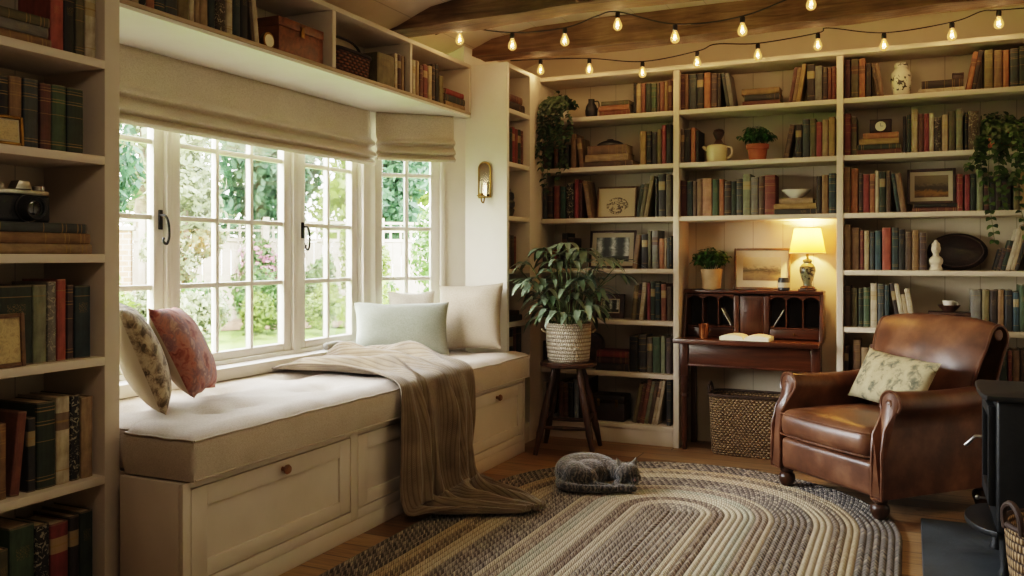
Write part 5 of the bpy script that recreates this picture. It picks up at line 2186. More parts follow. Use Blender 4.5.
# ---------------------------------------------------------------- writing desk in the niche
dk = thing('writing_desk', 'dark mahogany drop-front writing desk standing in the lamplit niche', 'desk', (-.93, 5.62, 0))
# local: x -0.44..0.44, y 0 = front legs, back at .29
W2 = .435
for sx in (-1, 1):
    for fy in (0, 1):
        m = M()
        if fy == 0:
            m.lathe([(0, 0), (.013, 0), (.017, .02), (.013, .035), (.018, .06), (.022, .2), (.019, .33), (.024, .35), (.017, .365), (.024, .38), (.022, .43), (.026, .45), (.024, .47), (.026, .485), (0, .485)], 18, (sx * .405, .0, 0))
            m.box(sx * .405 - .027, -.027, .48, sx * .405 + .027, .027, .70, .003)
        else:
            m.box(sx * .40 - .018, .225, 0, sx * .40 + .018, .262, .70, .004)
        obj('leg', m, MT['mahogany_v'], dk)
m = M(); m.box(-.378, -.018, .545, .378, .004, .695, .003)
m.box(-.378, -.022, .545, .378, -.018, .556, .001)
obj('apron', m, MT['mahogany'], dk)
for sx in (-1, 1):
    m = M(); m.box(sx * .405 - .012, .03, .55, sx * .405 + .012, .224, .695, .002)
    obj('side_rail', m, MT['mahogany'], dk)
m = M(); m.box(-.432, -.0125, .70, .432, .27, .7235, .004)
obj('desk_bed', m, MT['mahogany'], dk)
m = M(); m.box(-.452, -.125, .700, .432, -.014, .724, .004)
m.box(-.452, -.131, .698, .432, -.126, .7262, .001)
obj('fall_front', m, MT['mahogany'], dk)
# sloped side panels of the upper case
for sx in (-1, 1):
    m = M()
    m.prism([(.060, .723), (.135, 1.012), (.268, 1.012), (.268, .723)], 'x', sx * .428 - .010, sx * .428 + .010, .002)
    obj('side_panel', m, MT['mahogany_v'], dk)
m = M(); m.box(-.438, .118, 1.013, .438, .272, 1.036, .005)
obj('top_board', m, MT['mahogany'], dk)
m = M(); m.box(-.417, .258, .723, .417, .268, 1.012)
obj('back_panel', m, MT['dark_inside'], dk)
# the middle door with two pilasters
m = M(); m.box(-.075, .125, .735, .075, .14, .998, .002)
m.box(-.058, .121, .76, .058, .126, .975, .003)
obj('door', m, MT['mahogany_v'], dk)
for sx in (-1, 1):
    m = M()
    m.box(sx * .095 - .016, .115, .73, sx * .095 + .016, .25, 1.0, .003)
    obj('pilaster', m, MT['mahogany_v'], dk)
    # pigeonhole partitions
    for q in (1, 2):
        m = M(); xx = sx * (.112 + .1015 * q)
        m.box(xx - .004, .13, .80, xx + .004, .255, 1.0)
        obj('partition', m, MT['mahogany_v'], dk)
    a, b = (.113, .415) if sx > 0 else (-.415, -.113)
    m = M(); m.box(a, .125, .792, b, .256, .80)
    obj('shelf', m, MT['mahogany'], dk)
    # scalloped valance
    poly = [(a, 1.006), (a, .975)]
    for q in range(3):
        x0_ = a + (b - a) * q / 3
        x1_ = a + (b - a) * (q + 1) / 3
        for k in range(0, 9):
            t = k / 8
            poly.append((x0_ + (x1_ - x0_) * t, .972 + .024 * math.sin(PI * t)))
    poly += [(b, .975), (b, 1.006)]
    m = M(); m.prism(poly, 'y', .124, .131)
    obj('valance', m, MT['mahogany'], dk)
    # small drawer
    m = M(); m.box(a + .003, .118, .730, b - .003, .25, .789, .003)
    dr = obj('drawer', m, MT['mahogany'], dk)
    m = M(); m.ball(((a + b) / 2, .112, .76), .008, 12, 8); obj('knob', m, MT['brass'], dr)
# letters in the pigeonholes
for i, (x, tlt, side) in enumerate(((-.136, -28, 'left'), (.132, 30, 'right'))):
    m = M(); m.box(-.002, -.045, 0, .002, .045, .125)
    o = obj('letter', m, MT['white_ceramic'], None, (-.93 + x, 5.62 + .19, .8022), (0, R(tlt), 0))
    tag(o, 'white folded letter tucked in the %s pigeonholes of the writing desk' % side, 'letter', 'letters in the desk pigeonholes')


# open book on the desk
ob = thing('open_book', 'open book lying on the drop-front of the writing desk', 'book', (-.935, 5.585, .7265), R(-3))
m = M(); m.box(-.158, -.085, 0, .158, .085, .003, .001)
obj('cover', m, MT['frame_tan'], ob)
for s in (-1, 1):
    m = M()

    def fn(u, v, s=s):
        x = s * (.001 + .150 * u)
        z = .0035 + .042 * (math.sin(PI * min(1, u * .62 + .12)) ** .8) * (1 - .35 * u) + .0
        if u == 0:
            z = .008
        return (x, -.08 + .16 * v, z)
    m.grid(fn, 16, 4)
    m.grid(lambda u, v, s=s: (s * (.001 + .150 * u), -.08 + .16 * v, .0034), 16, 4)
    for yy in (-.08, .08):
        m.grid(lambda u, v, s=s, yy=yy: (fn(u, 0, s)[0], yy, .0034 + (fn(u, 0, s)[2] - .0034) * v), 16, 1)
    m.grid(lambda u, v, s=s: (s * .151, -.08 + .16 * u, .0034 + (fn(1, 0, s)[2] - .0034) * v), 4, 1)
    bmesh.ops.remove_doubles(m.bm, verts=m.bm.verts, dist=1e-5)
    bmesh.ops.recalc_face_normals(m.bm, faces=m.bm.faces)
    obj('page_block', m, MT['candle'], ob, sharp=50)

# tumbler on the desk
m = M(); m.lathe([(0, 0), (.026, 0), (.027, .006), (.030, .04), (.036, .088), (.037, .092), (.0345, .09), (.028, .04), (.024, .008), (0, .007)], 28)
o = obj('tumbler', m, MT['copper'], None, (-1.215, 5.645, .725))
tag(o, 'small copper tumbler at the left end of the writing desk', 'cup')
m = M()
m.tube([(.010, 0, .009), (.022, .012, .105)], .003, 6)
o2 = obj('pencil', m, MT['box_wood'], None, (-1.215, 5.645, .725))
tag(o2, 'stub of pencil standing in the copper tumbler', 'pencil')

# on top of the desk
DT = 1.0365
lp = thing('table_lamp', 'lit table lamp with painted vase body and cream empire shade', 'lamp', (-.592, 5.795, DT))
m = M()
m.box(-.052, -.052, 0, .052, .052, .012, .003)
m.lathe([(0, .012), (.046, .012), (.048, .02), (.036, .03), (0, .03)], 24)
obj('base', m, MT['frame_wood'], lp)
m = M(); m.lathe([(0, .03), (.028, .03), (.026, .045), (.040, .085), (.050, .125), (.048, .15), (.034, .168), (.022, .176), (.030, .186), (.028, .196), (.014, .202), (0, .202)], 32)
obj('body', m, MT['lamp_body'], lp)
m = M(); m.tube([(0, 0, .2), (0, 0, .245)], .008, 10); m.lathe([(.013, .235), (.013, .262), (0, .262)], 12)
obj('bulb_holder', m, MT['brass'], lp)
m = M(); m.lathe([(0, .26), (.014, .268), (.026, .30), (.022, .322), (0, .335)], 16)
obj('bulb', m, MT['bulb'], lp)
m = M()
npl = 48
m.grid(lambda u, v: ((.108 - .030 * v + .0015 * (-1) ** int(round(u * npl * 2))) * math.cos(2 * PI * u), (.108 - .030 * v + .0015 * (-1) ** int(round(u * npl * 2))) * math.sin(2 * PI * u), .238 + .158 * v), npl * 2, 6)
bmesh.ops.remove_doubles(m.bm, verts=m.bm.verts, dist=1e-5)
sh = obj('lamp_shade', m, MT['lamp_shade'], lp, sharp=80)
m = M()
for rr, zz in ((.109, .238), (.0785, .396)):
    m.tube([(rr * math.cos(2 * PI * k / 40), rr * math.sin(2 * PI * k / 40), zz) for k in range(41)], .003, 6)
obj('trim_ring', m, MT['candle'], sh)


def picture(name, label, w, h, loc, rotz=0, lean=7, fmat='frame_wood', artk='landscape', fw=.02, mount=.035, group=None, cat='picture'):
    p = thing(name, label, cat, loc, 0, group, rot=(R(-lean), 0, rotz))
    m = M()
    t = .016
    m.box(-w / 2, -t, 0, -w / 2 + fw, 0, h, .003)
    m.box(w / 2 - fw, -t, 0, w / 2, 0, h, .003)
    m.box(-w / 2 + fw, -t, 0, w / 2 - fw, 0, fw, .003)
    m.box(-w / 2 + fw, -t, h - fw, w / 2 - fw, 0, h, .003)
    obj('frame', m, MT[fmat], p)
    if mount > 0:
        m = M(); m.box(-w / 2 + fw, -.007, fw, w / 2 - fw, -.001, h - fw)
        obj('mount', m, MT['mount'], p)
    a = fw + mount
    m = M(); m.box(-w / 2 + a, -.0085, a, w / 2 - a, -.0072 if mount > 0 else -.002, h - a)
    obj('print', m, art(name + '_' + artk, artk), p)
    return p


picture('framed_print', 'framed landscape print leaning on the wall behind the writing desk top', .36, .272, (-.885, 5.864, DT), 0, 8, 'frame_tan', 'landscape', .014, .045)

jar = thing('candle_jar', 'small dark glass jar in front of the framed landscape print', 'jar', (-.735, 5.775, DT))
m = M(); m.lathe([(0, 0), (.032, 0), (.037, .006), (.037, .065), (.033, .074), (.033, .082), (0, .082)], 24)
obj('body', m, MT['dark_ceramic'], jar)
m = M(); m.lathe([(.0375, .02), (.0378, .02), (.0378, .05), (.0375, .05)], 24); obj('paper_band', m, MT['mount'], jar)

rng = random.Random(9)


def bushy(name, label, loc, pot_prof, potmat, n, spread, height, lmat, lw, ll, droop=.8, cat='plant', ymax=None, base=None):
    p = thing(name, label, cat, loc)
    m = M(); m.lathe(pot_prof, 28)
    obj('pot', m, potmat, p)
    rt, zt = base if base else (max(r for r, z in pot_prof) * .8, max(z for r, z in pot_prof) * .9)
    m = M(); m.lathe([(0, zt + .001), (rt, zt)], 20); obj('soil', m, MT['soil'], p)
    L, S = M(), M()
    for k in range(n):
        a = 2.399963 * k
        f = math.sqrt((k + .5) / n)
        b = Vector((rt * .6 * f * math.cos(a), rt * .6 * f * math.sin(a), zt))
        top = Vector((spread * f * math.cos(a) * rng.uniform(.6, 1), spread * f * math.sin(a) * rng.uniform(.6, 1), zt + height * (1 - .62 * f * f) * rng.uniform(.75, 1.05)))
        if ymax is not None and top.y > ymax:
            top.y = ymax * rng.uniform(.6, 1)
        pts = bez([b, b.lerp(top, .55) + Vector((0, 0, height * .12)), top], 4)
        S.tube(pts, .0018, 4)
        for j in range(3, len(pts)):
            for s in (-1, 1):
                aa = a + s * rng.uniform(.5, 1.5)
                d = Vector((math.cos(aa), math.sin(aa), rng.uniform(-.2, .5)))
                if ymax is not None and pts[j].y + d.y * ll > ymax:
                    d.y = -abs(d.y) * .3
                leaf(L, pts[j], d, (0, 0, 1), ll * rng.uniform(.7, 1.1), lw * rng.uniform(.8, 1.1), droop, n=4)
    obj('stems', S, MT['stem'], p)
    obj('foliage', L, lmat, p, sharp=60)
    return p


bushy('potted_plant', 'bushy green plant in a pale clay pot on top of the writing desk', (-1.195, 5.785, DT),
      [(0, 0), (.05, 0), (.058, .01), (.064, .09), (.070, .125), (.070, .134), (.064, .132), (.058, .09)], MT['pale_pot'], 34, .15, .17, MT['leaf_basil'], .028, .05, ymax=.115, base=(.058, .118))
bushy('potted_fern', 'green fern in a terracotta pot on the second shelf above the desk', (-.892, 5.74, 1.8655),
      [(0, 0), (.048, 0), (.052, .008), (.062, .075), (.070, .078), (.072, .105), (.066, .108), (.058, .08)], MT['terracotta'], 30, .135, .135, MT['leaf_fern'], .018, .05, 1.2, ymax=.15, base=(.06, .095))

# basket under the desk
bk = thing('wicker_basket', 'large brown wicker basket on the floor under the writing desk', 'basket', (-.94, 5.665, 0))


def rbasket(w, d, h, flare=.94, rows=16, cols=30, mat='wicker', wall=.012, parent=None, name='body'):
    m = M()

    def ring(u, s):
        # rounded rectangle
        a = 2 * PI * u
        c, si = math.cos(a), math.sin(a)
        k = (abs(c) ** 5 + abs(si) ** 5) ** (-1 / 5)
        return w / 2 * c * k * s, d / 2 * si * k * s
    prof = [(0, 0.0), (flare * .97, 0.0), (flare, .012)] + [(flare + (1 - flare) * t, h * t) for t in (.15, .3, .45, .6, .75, .9, 1.0)]
    prof += [(1 - wall * 2 / w, h), (flare + (1 - flare) * .5 - wall * 2 / w, h * .5), (flare - wall * 2 / w, .02), (0, .02)]
    n = len(prof) - 1

    def fn(u, v):
        s, z = prof[int(round(v * n))]
        x, y = ring(u, s)
        return (x, y, z)
    m.grid(fn, 72, n, uv=lambda u, v: (u * cols, prof[int(round(v * n))][1] / h * rows))
    bmesh.ops.remove_doubles(m.bm, verts=m.bm.verts, dist=1e-5)
    bmesh.ops.recalc_face_normals(m.bm, faces=m.bm.faces)
    o = obj(name, m, MT[mat], parent, sharp=50)
    pts = [Vector((*ring(k / 60, .995), h)) for k in range(61)]
    m = M(); m.tube(pts, .010, 8)
    obj('rim', m, MT[mat], parent)
    return o


rbasket(.47, .27, .375, .93, 24, 64, 'wicker', parent=bk)
for s in (-1, 1):
    m = M(); m.tube(bez([(s * .232, -.05, .37), (s * .238, -.045, .42), (s * .238, 0, .44), (s * .238, .045, .42), (s * .232, .05, .37)], 6), .009, 8)
    obj('handle', m, MT['wicker'], bk)


# ---------------------------------------------------------------- armchair
AR = -math.atan2(.68, .73)
ac = thing('armchair', 'worn brown leather club armchair with rolled arms beside the stove', 'armchair', (-.118, 4.935, .0202), AR)


def cushion_block(x0, y0, z0, x1, y1, z1, bev, dome=.02, seed=0, seg=5, cuts=10):
    m = M()
    m.box(x0, y0, z0, x1, y1, z1, bev, seg)
    for _ in range(1):
        bmesh.ops.subdivide_edges(m.bm, edges=[e for e in m.bm.edges if e.calc_length() > .08], cuts=cuts, use_grid_fill=True)
    cx, cy, cz = (x0 + x1) / 2, (y0 + y1) / 2, (z0 + z1) / 2
    for v in m.bm.verts:
        a = max(0, 1 - ((v.co.x - cx) / (x1 - x0) * 2) ** 2)
        b = max(0, 1 - ((v.co.y - cy) / (y1 - y0) * 2) ** 2)
        c = max(0, 1 - ((v.co.z - cz) / (z1 - z0) * 2) ** 2)
        w = .006 * nz(v.co.x + seed, v.co.y, v.co.z, 6) + .004 * nz(v.co.x, v.co.y + seed, v.co.z, 14)
        v.co.z += (dome * a * b + w * a * b) * (1 if v.co.z > cz else -.4)
        v.co.y += (-1 if v.co.y < cy else 1) * dome * .6 * a * c
    return m


# seat cushion
m = cushion_block(-.316, -.436, .270, .316, .155, .418, .055, .026, 1)
obj('seat_cushion', m, MT['leather'], ac, sharp=70)
m = M()
for zz, yy in ((.398, -.412), (.288, -.412)):
    m.tube(bez([(-.314, -.36, zz), (-.302, -.426, zz), (-.15, -.442, zz), (0, -.447, zz), (.15, -.442, zz), (.302, -.426, zz), (.314, -.36, zz)], 6), .0045, 6)
obj('piping', m, MT['leather'], ac)
# seat platform and front rail
m = cushion_block(-.321, -.412, .10, .321, .30, .266, .025, .008, 3, 4)
obj('seat_base', m, MT['leather'], ac, sharp=70)

# arms: rolled section swept along the depth
ROLL = []


def arm_section(s):
    """closed outline (x outwards, z) of the arm front, outer side at +x"""
    pts = [(-.012, .10), (.050, .10), (.053, .20), (.050, .32), (.044, .42), (.046, .47), (.060, .50)]
    cx, cz, r = .020, .540, .060
    for k in range(0, 13):
        a = R(-32 + 245 * k / 12)
        pts.append((cx + r * math.cos(a), cz + r * math.sin(a)))
    pts += [(-.018, .47), (-.014, .40), (-.012, .30), (-.012, .20)]
    return pts


for s in (-1, 1):
    sec = arm_section(s)
    cx0 = .335
    m = M()
    ys = [-.420, -.412, -.395, -.30, -.18, -.05, .08, .20, .30, .36]
    rings = []
    for i, y in enumerate(ys):
        k = 1.0
        ins = {0: .82, 1: .94}.get(i, 1.0)
        drop = 0.0
        t = max(0, (y + .1) / .46)
        ring = []
        for (x, z) in sec:
            xc, zc = .019, .33
            if z > .45:
                xc, zc = .020, .540
            X = xc + (x - xc) * ins
            Zz = zc + (z - zc) * (ins if z > .45 else (1 - (1 - ins) * .3))
            Zz += -.012 * math.sin(PI * min(1, max(0, (y + .42) / .78))) if z > .45 else 0
            X += .004 * nz(x * 5, y * 5, z * 5)
            q = max(0, min(1, (z - .36) / .17))
            q = q * q * (3 - 2 * q) * .085 * max(0, 1 - (y + .42) / .5)
            ring.append(m.bm.verts.new((s * (cx0 + X), y + q, Zz)))
        rings.append(ring)
    n = len(sec)
    fs = [m.bm.faces.new(rings[0]), m.bm.faces.new(rings[-1])]
    for A, B in zip(rings, rings[1:]):
        for k in range(n):
            fs.append(m.bm.faces.new((A[k], A[(k + 1) % n], B[(k + 1) % n], B[k])))
    bmesh.ops.triangulate(m.bm, faces=fs[:2], ngon_method='BEAUTY')
    bmesh.ops.recalc_face_normals(m.bm, faces=m.bm.faces)
    am = obj('arm', m, MT['leather'], ac, sharp=60)
    # front facing panel with a piped edge
    m = M()
    inner = [(x * .80 + .001, (z - .33) * .93 + .33 if z < .47 else .535 + (z - .535) * .74) for x, z in sec]
    sw = lambda z: (lambda q: q * q * (3 - 2 * q) * .085)(max(0, min(1, (z - .36) / .17)))
    m.tube([(s * (cx0 + x), -.416 + sw(z), z) for x, z in sec + sec[:1]], .0075, 6, cap=False)
    obj('piping', m, MT['leather'], am)
    m = M()
    m.tube([(s * (cx0 + .020 + .016 * math.cos(a)), -.341, .541 + .016 * math.sin(a)) for a in [2 * PI * k / 16 for k in range(17)]], .006, 6, cap=False)
    m.ball((s * (cx0 + .020), -.340, .541), (.012, .006, .012), 12, 8)
    obj('scroll_button', m, MT['leather'], am)

# back: tall slab with a rolled top and side wings
m = M()
nb_u, nb_v = 40, 26
prof = bez([(.15, 0, .33), (.175, 0, .45), (.205, 0, .58), (.245, 0, .72), (.285, 0, .82), (.315, 0, .885), (.355, 0, .925), (.41, 0, .925), (.452, 0, .885), (.455, 0, .83), (.43, 0, .75), (.41, 0, .6), (.39, 0, .4), (.375, 0, .12)], 4)
kk = len(prof) - 1


def backfn(u, v):
    p = prof[int(round(v * kk))]
    x = (u * 2 - 1)
    hw = .30 + .06 * max(0, min(1, (p.z - .45) / .35))
    crown = .020 * (1 - x * x) * max(0, min(1, (p.z - .6) / .3))
    front = 1 if v < .5 else -1
    bulge = -.038 * (1 - x * x) * math.sin(PI * min(1, v / .46)) if v < .46 else 0
    e = abs(x) ** 6
    y = p.x + bulge + (.5 * (.41 - p.x) if False else 0)
    ctr = .5 * (p.x + (.36 if p.z > .5 else .3))
    y = y * (1 - .35 * e) + ctr * .35 * e
    z = p.z + crown - .015 * e * max(0, (p.z - .7) / .2)
    w = .006 * nz(x * 2, p.z * 6, v * 3, 1.5) * (1 - e)
    return (x * hw, y + w, .33 + (z + w * .5 - .33) * .955)


m.grid(backfn, nb_u, kk)
# end caps
for u in (0, 1):
    vs = [v for v in m.bm.verts]
bmesh.ops.holes_fill(m.bm, edges=[e for e in m.bm.edges if e.is_boundary], sides=0)
bmesh.ops.recalc_face_normals(m.bm, faces=m.bm.faces)
bk_ = obj('back', m, MT['leather'], ac, sharp=70)
for s in (-1, 1):
    m = M()
    pts = [Vector(backfn(0 if s < 0 else 1, k / kk)) for k in range(int(kk * .1), int(kk * .92))]
    m.tube(pts, .008, 6)
    obj('piping', m, MT['leather'], bk_)
    m = M()
    m.ball((s * .357, .378, .838), (.012, .030, .030), 14, 8)
    obj('scroll_button', m, MT['leather'], bk_)
# feet
for sx, sy in ((-1, -.365), (1, -.365), (-1, .30), (1, .30)):
    zf = 0 if sy < 0 else -.0195
    m = M(); m.lathe([(0, zf), (.026, zf), (.034, .010), (.042, .03), (.044, .045), (.040, .06), (.028, .070), (.036, .080), (.036, .101), (0, .101)], 20, (sx * .325, sy, .0))
    obj('foot', m, MT['stool_wood'], ac)

# cushion on the armchair
am_ = Matrix.Translation(ac.location) @ Matrix.Rotation(AR, 4, 'Z')
pl = am_ @ Vector((.03, .015, .575))
nn = (am_.to_3x3() @ Vector((-.08, -.88, .46)))
pillow('scatter_cushion', 'cream bird print cushion propped on the leather armchair', .53, .29, .12, MT['chair_cushion'], pl, nn, -3, 6, floor_z=.470)


# ---------------------------------------------------------------- hearth and stove
m = M(); m.box(.045, 3.28, 0, 1.175, 4.51, .028, .006, 2)
o = obj('hearth_slab', m, MT['slate'])
tag(o, 'dark slate hearth slab under the wood stove', 'hearth')

HZ = .0285
sv = thing('wood_stove', 'black cast iron wood stove with glazed door on the slate hearth', 'stove', (.30, 3.77, HZ))
# local x into the wall side, y away; front faces -x
D, Wd = .40, .43
Z0, Z1 = .17, .675
m = M(); m.box(0, 0, Z0, D, Wd, Z1, .012, 3)
obj('body', m, MT['stove_iron'], sv)
m = M()
poly = [(-.035, -.03), (-.05, .03), (-.055, Wd / 2), (-.05, Wd - .03), (-.035, Wd + .03), (D + .02, Wd + .03), (D + .02, -.03)]
m.prism(poly, 'z', Z1, Z1 + .022, .006)
obj('top_plate', m, MT['stove_iron'], sv)
dm = M()
dm.box(-.026, .05, .26, -.001, .085, .645, .004)
dm.box(-.026, Wd - .085, .26, -.001, Wd - .05, .645, .004)
dm.box(-.026, .085, .26, -.001, Wd - .085, .315, .004)
dm.box(-.026, .085, .60, -.001, Wd - .085, .645, .004)
door = obj('door', dm, MT['stove_iron'], sv)
m = M(); m.box(-.012, .083, .313, -.006, Wd - .083, .602)
obj('door_glass', m, MT['soot_glass'], door)
m = M()
m.tube([(-.026, Wd - .07, .47), (-.05, Wd - .07, .47), (-.085, Wd - .045, .425)], [.007, .007, .009], 10)
obj('handle', m, MT['steel'], door)
m = M()
m.tube([(-.001, Wd / 2 + .10, .225), (-.04, Wd / 2 + .10, .225)], .005, 8)
m.ball((-.046, Wd / 2 + .10, .225), .010, 12, 8)
obj('air_knob', m, MT['steel'], sv)
# ash lip
m = M()
lip = [(0, -.005)] + [(-.095 * math.sin(PI * t) ** .6 - .004, -.005 + (Wd + .01) * t) for t in [k / 16 for k in range(1, 16)]] + [(0, Wd + .005)]
m.prism(lip, 'z', .155, .178, .004)
obj('ash_lip', m, MT['stove_iron'], sv)
for x in (.03, D - .03):
    for y in (.03, Wd - .03):
        m = M(); m.tube([(x, y, 0), (x, y, .012), (x, y, .03), (x, y, .171)], [.026, .026, .018, .024], 12)
        obj('leg', m, MT['stove_iron'], sv)
m = M(); m.tube([(D * .62, Wd / 2, Z1 + .021), (D * .62, Wd / 2, Z1 + .06)], .085, 24); m.tube([(D * .62, Wd / 2, Z1 + .05), (D * .62, Wd / 2, 2.715)], .075, 24)
obj('flue_pipe', m, MT['stove_iron'], sv)

# log basket in the corner of the view
lb = thing('log_basket', 'pale wicker log basket with loop handles in front of the stove', 'basket', (.50, 3.51, HZ))
m = wpot([(0, 0), (.15, 0), (.17, .01), (.18, .08), (.19, .16), (.196, .24), (.2, .29), (.194, .295), (.185, .28), (.178, .16), (.165, .03), (0, .025)], 60, rows=26, cols=70)
obj('body', m, MT['wicker_pale'], lb, sharp=60)
m = M(); m.tube([(.199 * math.cos(2 * PI * k / 48), .199 * math.sin(2 * PI * k / 48), .293) for k in range(49)], .011, 8)
obj('rim', m, MT['wicker_pale'], lb)
for a in (205, 25):
    m = M()
    m.tube(bez([(.197, -.05, .28), (.203, -.045, .345), (.204, 0, .375), (.203, .045, .345), (.197, .05, .28)], 6), .011, 8)
    m.transform(Matrix.Rotation(R(a), 4, 'Z'))
    obj('handle', m, MT['wicker_pale'], lb)


# ---------------------------------------------------------------- string lights
BULBS = []


def strand(label, pts, bulbs, y):
    m = M()
    m.tube(pts, .0038, 6)
    s = obj('string_light', m, MT['black_cord'])
    tag(s, label, 'string lights', 'warm string lights under the beams')
    for (x, yy, z) in bulbs:
        m = M()
        m.lathe([(0, .0), (.011, .0), (.0135, -.006), (.0135, -.028), (.011, -.032), (0, -.032)], 14)
        so = obj('socket', m, MT['black_cord'], s, (x, yy, z))
        m = M()
        m.lathe([(.0, 0), (.010, -.001), (.013, -.009), (.021, -.026), (.0255, -.042), (.023, -.057), (.012, -.067), (0, -.070)], 18)
        b = obj('bulb', m, MT['bulb_glass'], so, (0, 0, -.032))
        m = M()
        m.tube(bez([(-.003, 0, -.012), (-.009, 0, -.047), (0, 0, -.026), (.009, 0, -.047), (.003, 0, -.012)], 5), .0028, 6)
        obj('filament', m, MT['filament'], so, (0, 0, -.030))
        BULBS.append((x, yy, z - .072))
    return s


def run(bx, hooks, y, sag=.0):
    """cord through the bulb sockets and up to its hooks"""
    allp = sorted([(x, z + .003) for x, z in bx] + hooks)
    return bez([(x, y + .012 * math.sin(x * 3), z) for x, z in allp], 8)


S1 = [(-2.454, 2.56), (-2.112, 2.495), (-1.788, 2.49), (-1.475, 2.545), (-1.151, 2.439), (-.793, 2.437), (-.453, 2.531), (-.1, 2.60)]
S1 = [(x, z + .062) for x, z in S1]
b1 = [(x, 4.62 + .012 * math.sin(x * 3), z) for x, z in S1]
strand('nearer string of warm bulbs looped below the front ceiling beam', run(S1, [(-2.62, 2.60), (-1.60, 2.60), (.6, 2.66)], 4.62), b1, 4.62)
S2 = [(-2.278, 2.532), (-1.933, 2.508), (-1.572, 2.455), (-1.217, 2.486), (-.844, 2.494), (-.497, 2.519), (-.137, 2.483), (.213, 2.508), (.443, 2.549)]
S2 = [(x, z + .055) for x, z in S2]
b2 = [(x, 5.45 + .012 * math.sin(x * 3), z) for x, z in S2]
strand('farther string of warm bulbs hung along the top of the back bookcase', run(S2, [(-2.5, 2.60), (-1.10, 2.575), (-.44, 2.60), (.36, 2.61), (.7, 2.6)], 5.45), b2, 5.45)


# ---------------------------------------------------------------- ornaments on the back shelves
E = .0006
YS = 5.73


def lathe_thing(name, label, cat, loc, prof, mat, seg=28, group=None, **k):
    m = M(); m.lathe(prof, seg, **k)
    o = obj(name, m, MT[mat], None, loc)
    return tag(o, label, cat, group)


# bay left of the desk
jug = lathe_thing('jug', 'small dark round stoneware jug on the top shelf beside the trailing plant', 'jug', (-2.015, YS, 2.21 + E),
                  [(0, 0), (.028, 0), (.040, .02), (.044, .055), (.036, .09), (.022, .108), (.021, .128), (.024, .134), (.018, .13), (.018, .10), (0, .095)], 'dark_ceramic')
m = M(); m.tube(bez([(.022, 0, .12), (.05, 0, .115), (.055, 0, .085), (.042, 0, .06)], 6), .005, 8); obj('handle', m, MT['dark_ceramic'], jug)
o = lathe_thing('bowl', 'black shallow bowl upturned on the book stack beside the trailing plant', 'bowl', (-1.885, 5.75, STACK_TOP['l2']),
                [(.098, 0), (.10, .004), (.09, .018), (.06, .034), (.025, .042), (.022, .048), (0, .048), (0, .044), (.05, .03), (.09, .006), (.098, 0)], 'dark_ceramic', 32, sy=.6)

picture('framed_sketch', 'framed ink sketch on cream paper on the third shelf left of the desk', .285, .222, (-1.845, 5.765, 1.516), 0, 8, 'frame_tan', 'sketch', .012, .0)
picture('framed_photograph', 'framed dark woodland photograph with white mount on the fourth shelf left of the desk', .335, .265, (-1.885, 5.79, 1.171), 0, 9, 'frame_wood', 'forest', .016, .032)
picture('framed_photograph', 'small photograph in a wide dark frame behind the large houseplant', .205, .168, (-1.895, 5.78, .826), 0, 9, 'frame_wood', 'forest', .034, .008)
# bookend
m = M()
ar = [(-.075, 0), (.075, 0), (.075, .17)] + [(.075 * math.cos(a), .17 + .075 * math.sin(a)) for a in [PI * k / 12 for k in range(1, 12)]] + [(-.075, .17)]
m.prism(ar, 'y', -.03, .03, .006)
m.prism([(p[0] * .8, p[1] * .9 + .012) for p in ar], 'y', -.036, -.03, .002)
o = obj('wooden_box', m, MT['frame_wood'], None, (-2.02, 5.79, .4755), (0, 0, 0))
tag(o, 'dark arch-topped wooden box on the sixth shelf behind the woven pot', 'box')
# leather case on the bottom shelf
cs = thing('leather_case', 'dark leather case on the bottom shelf beside the leaning magazines', 'case', (-1.878, 5.75, .1305))
cs.scale = (.92, 1, 1)
m = M(); m.box(-.13, -.08, 0, .13, .08, .125, .012, 3); obj('body', m, MT['dark_leather'], cs)
m = M(); m.box(-.131, -.081, .128, .131, .081, .178, .012, 3); obj('lid', m, MT['dark_leather'], cs)
for x in (-.07, .07):
    m = M(); m.box(x - .010, -.087, .10, x + .010, -.0815, .15, .002); obj('clasp', m, MT['brass'], cs)
m = M(); m.tube(bez([(-.04, -.082, .135), (-.03, -.10, .15), (.03, -.10, .15), (.04, -.082, .135)], 6), .005, 8); obj('handle', m, MT['dark_leather'], cs)

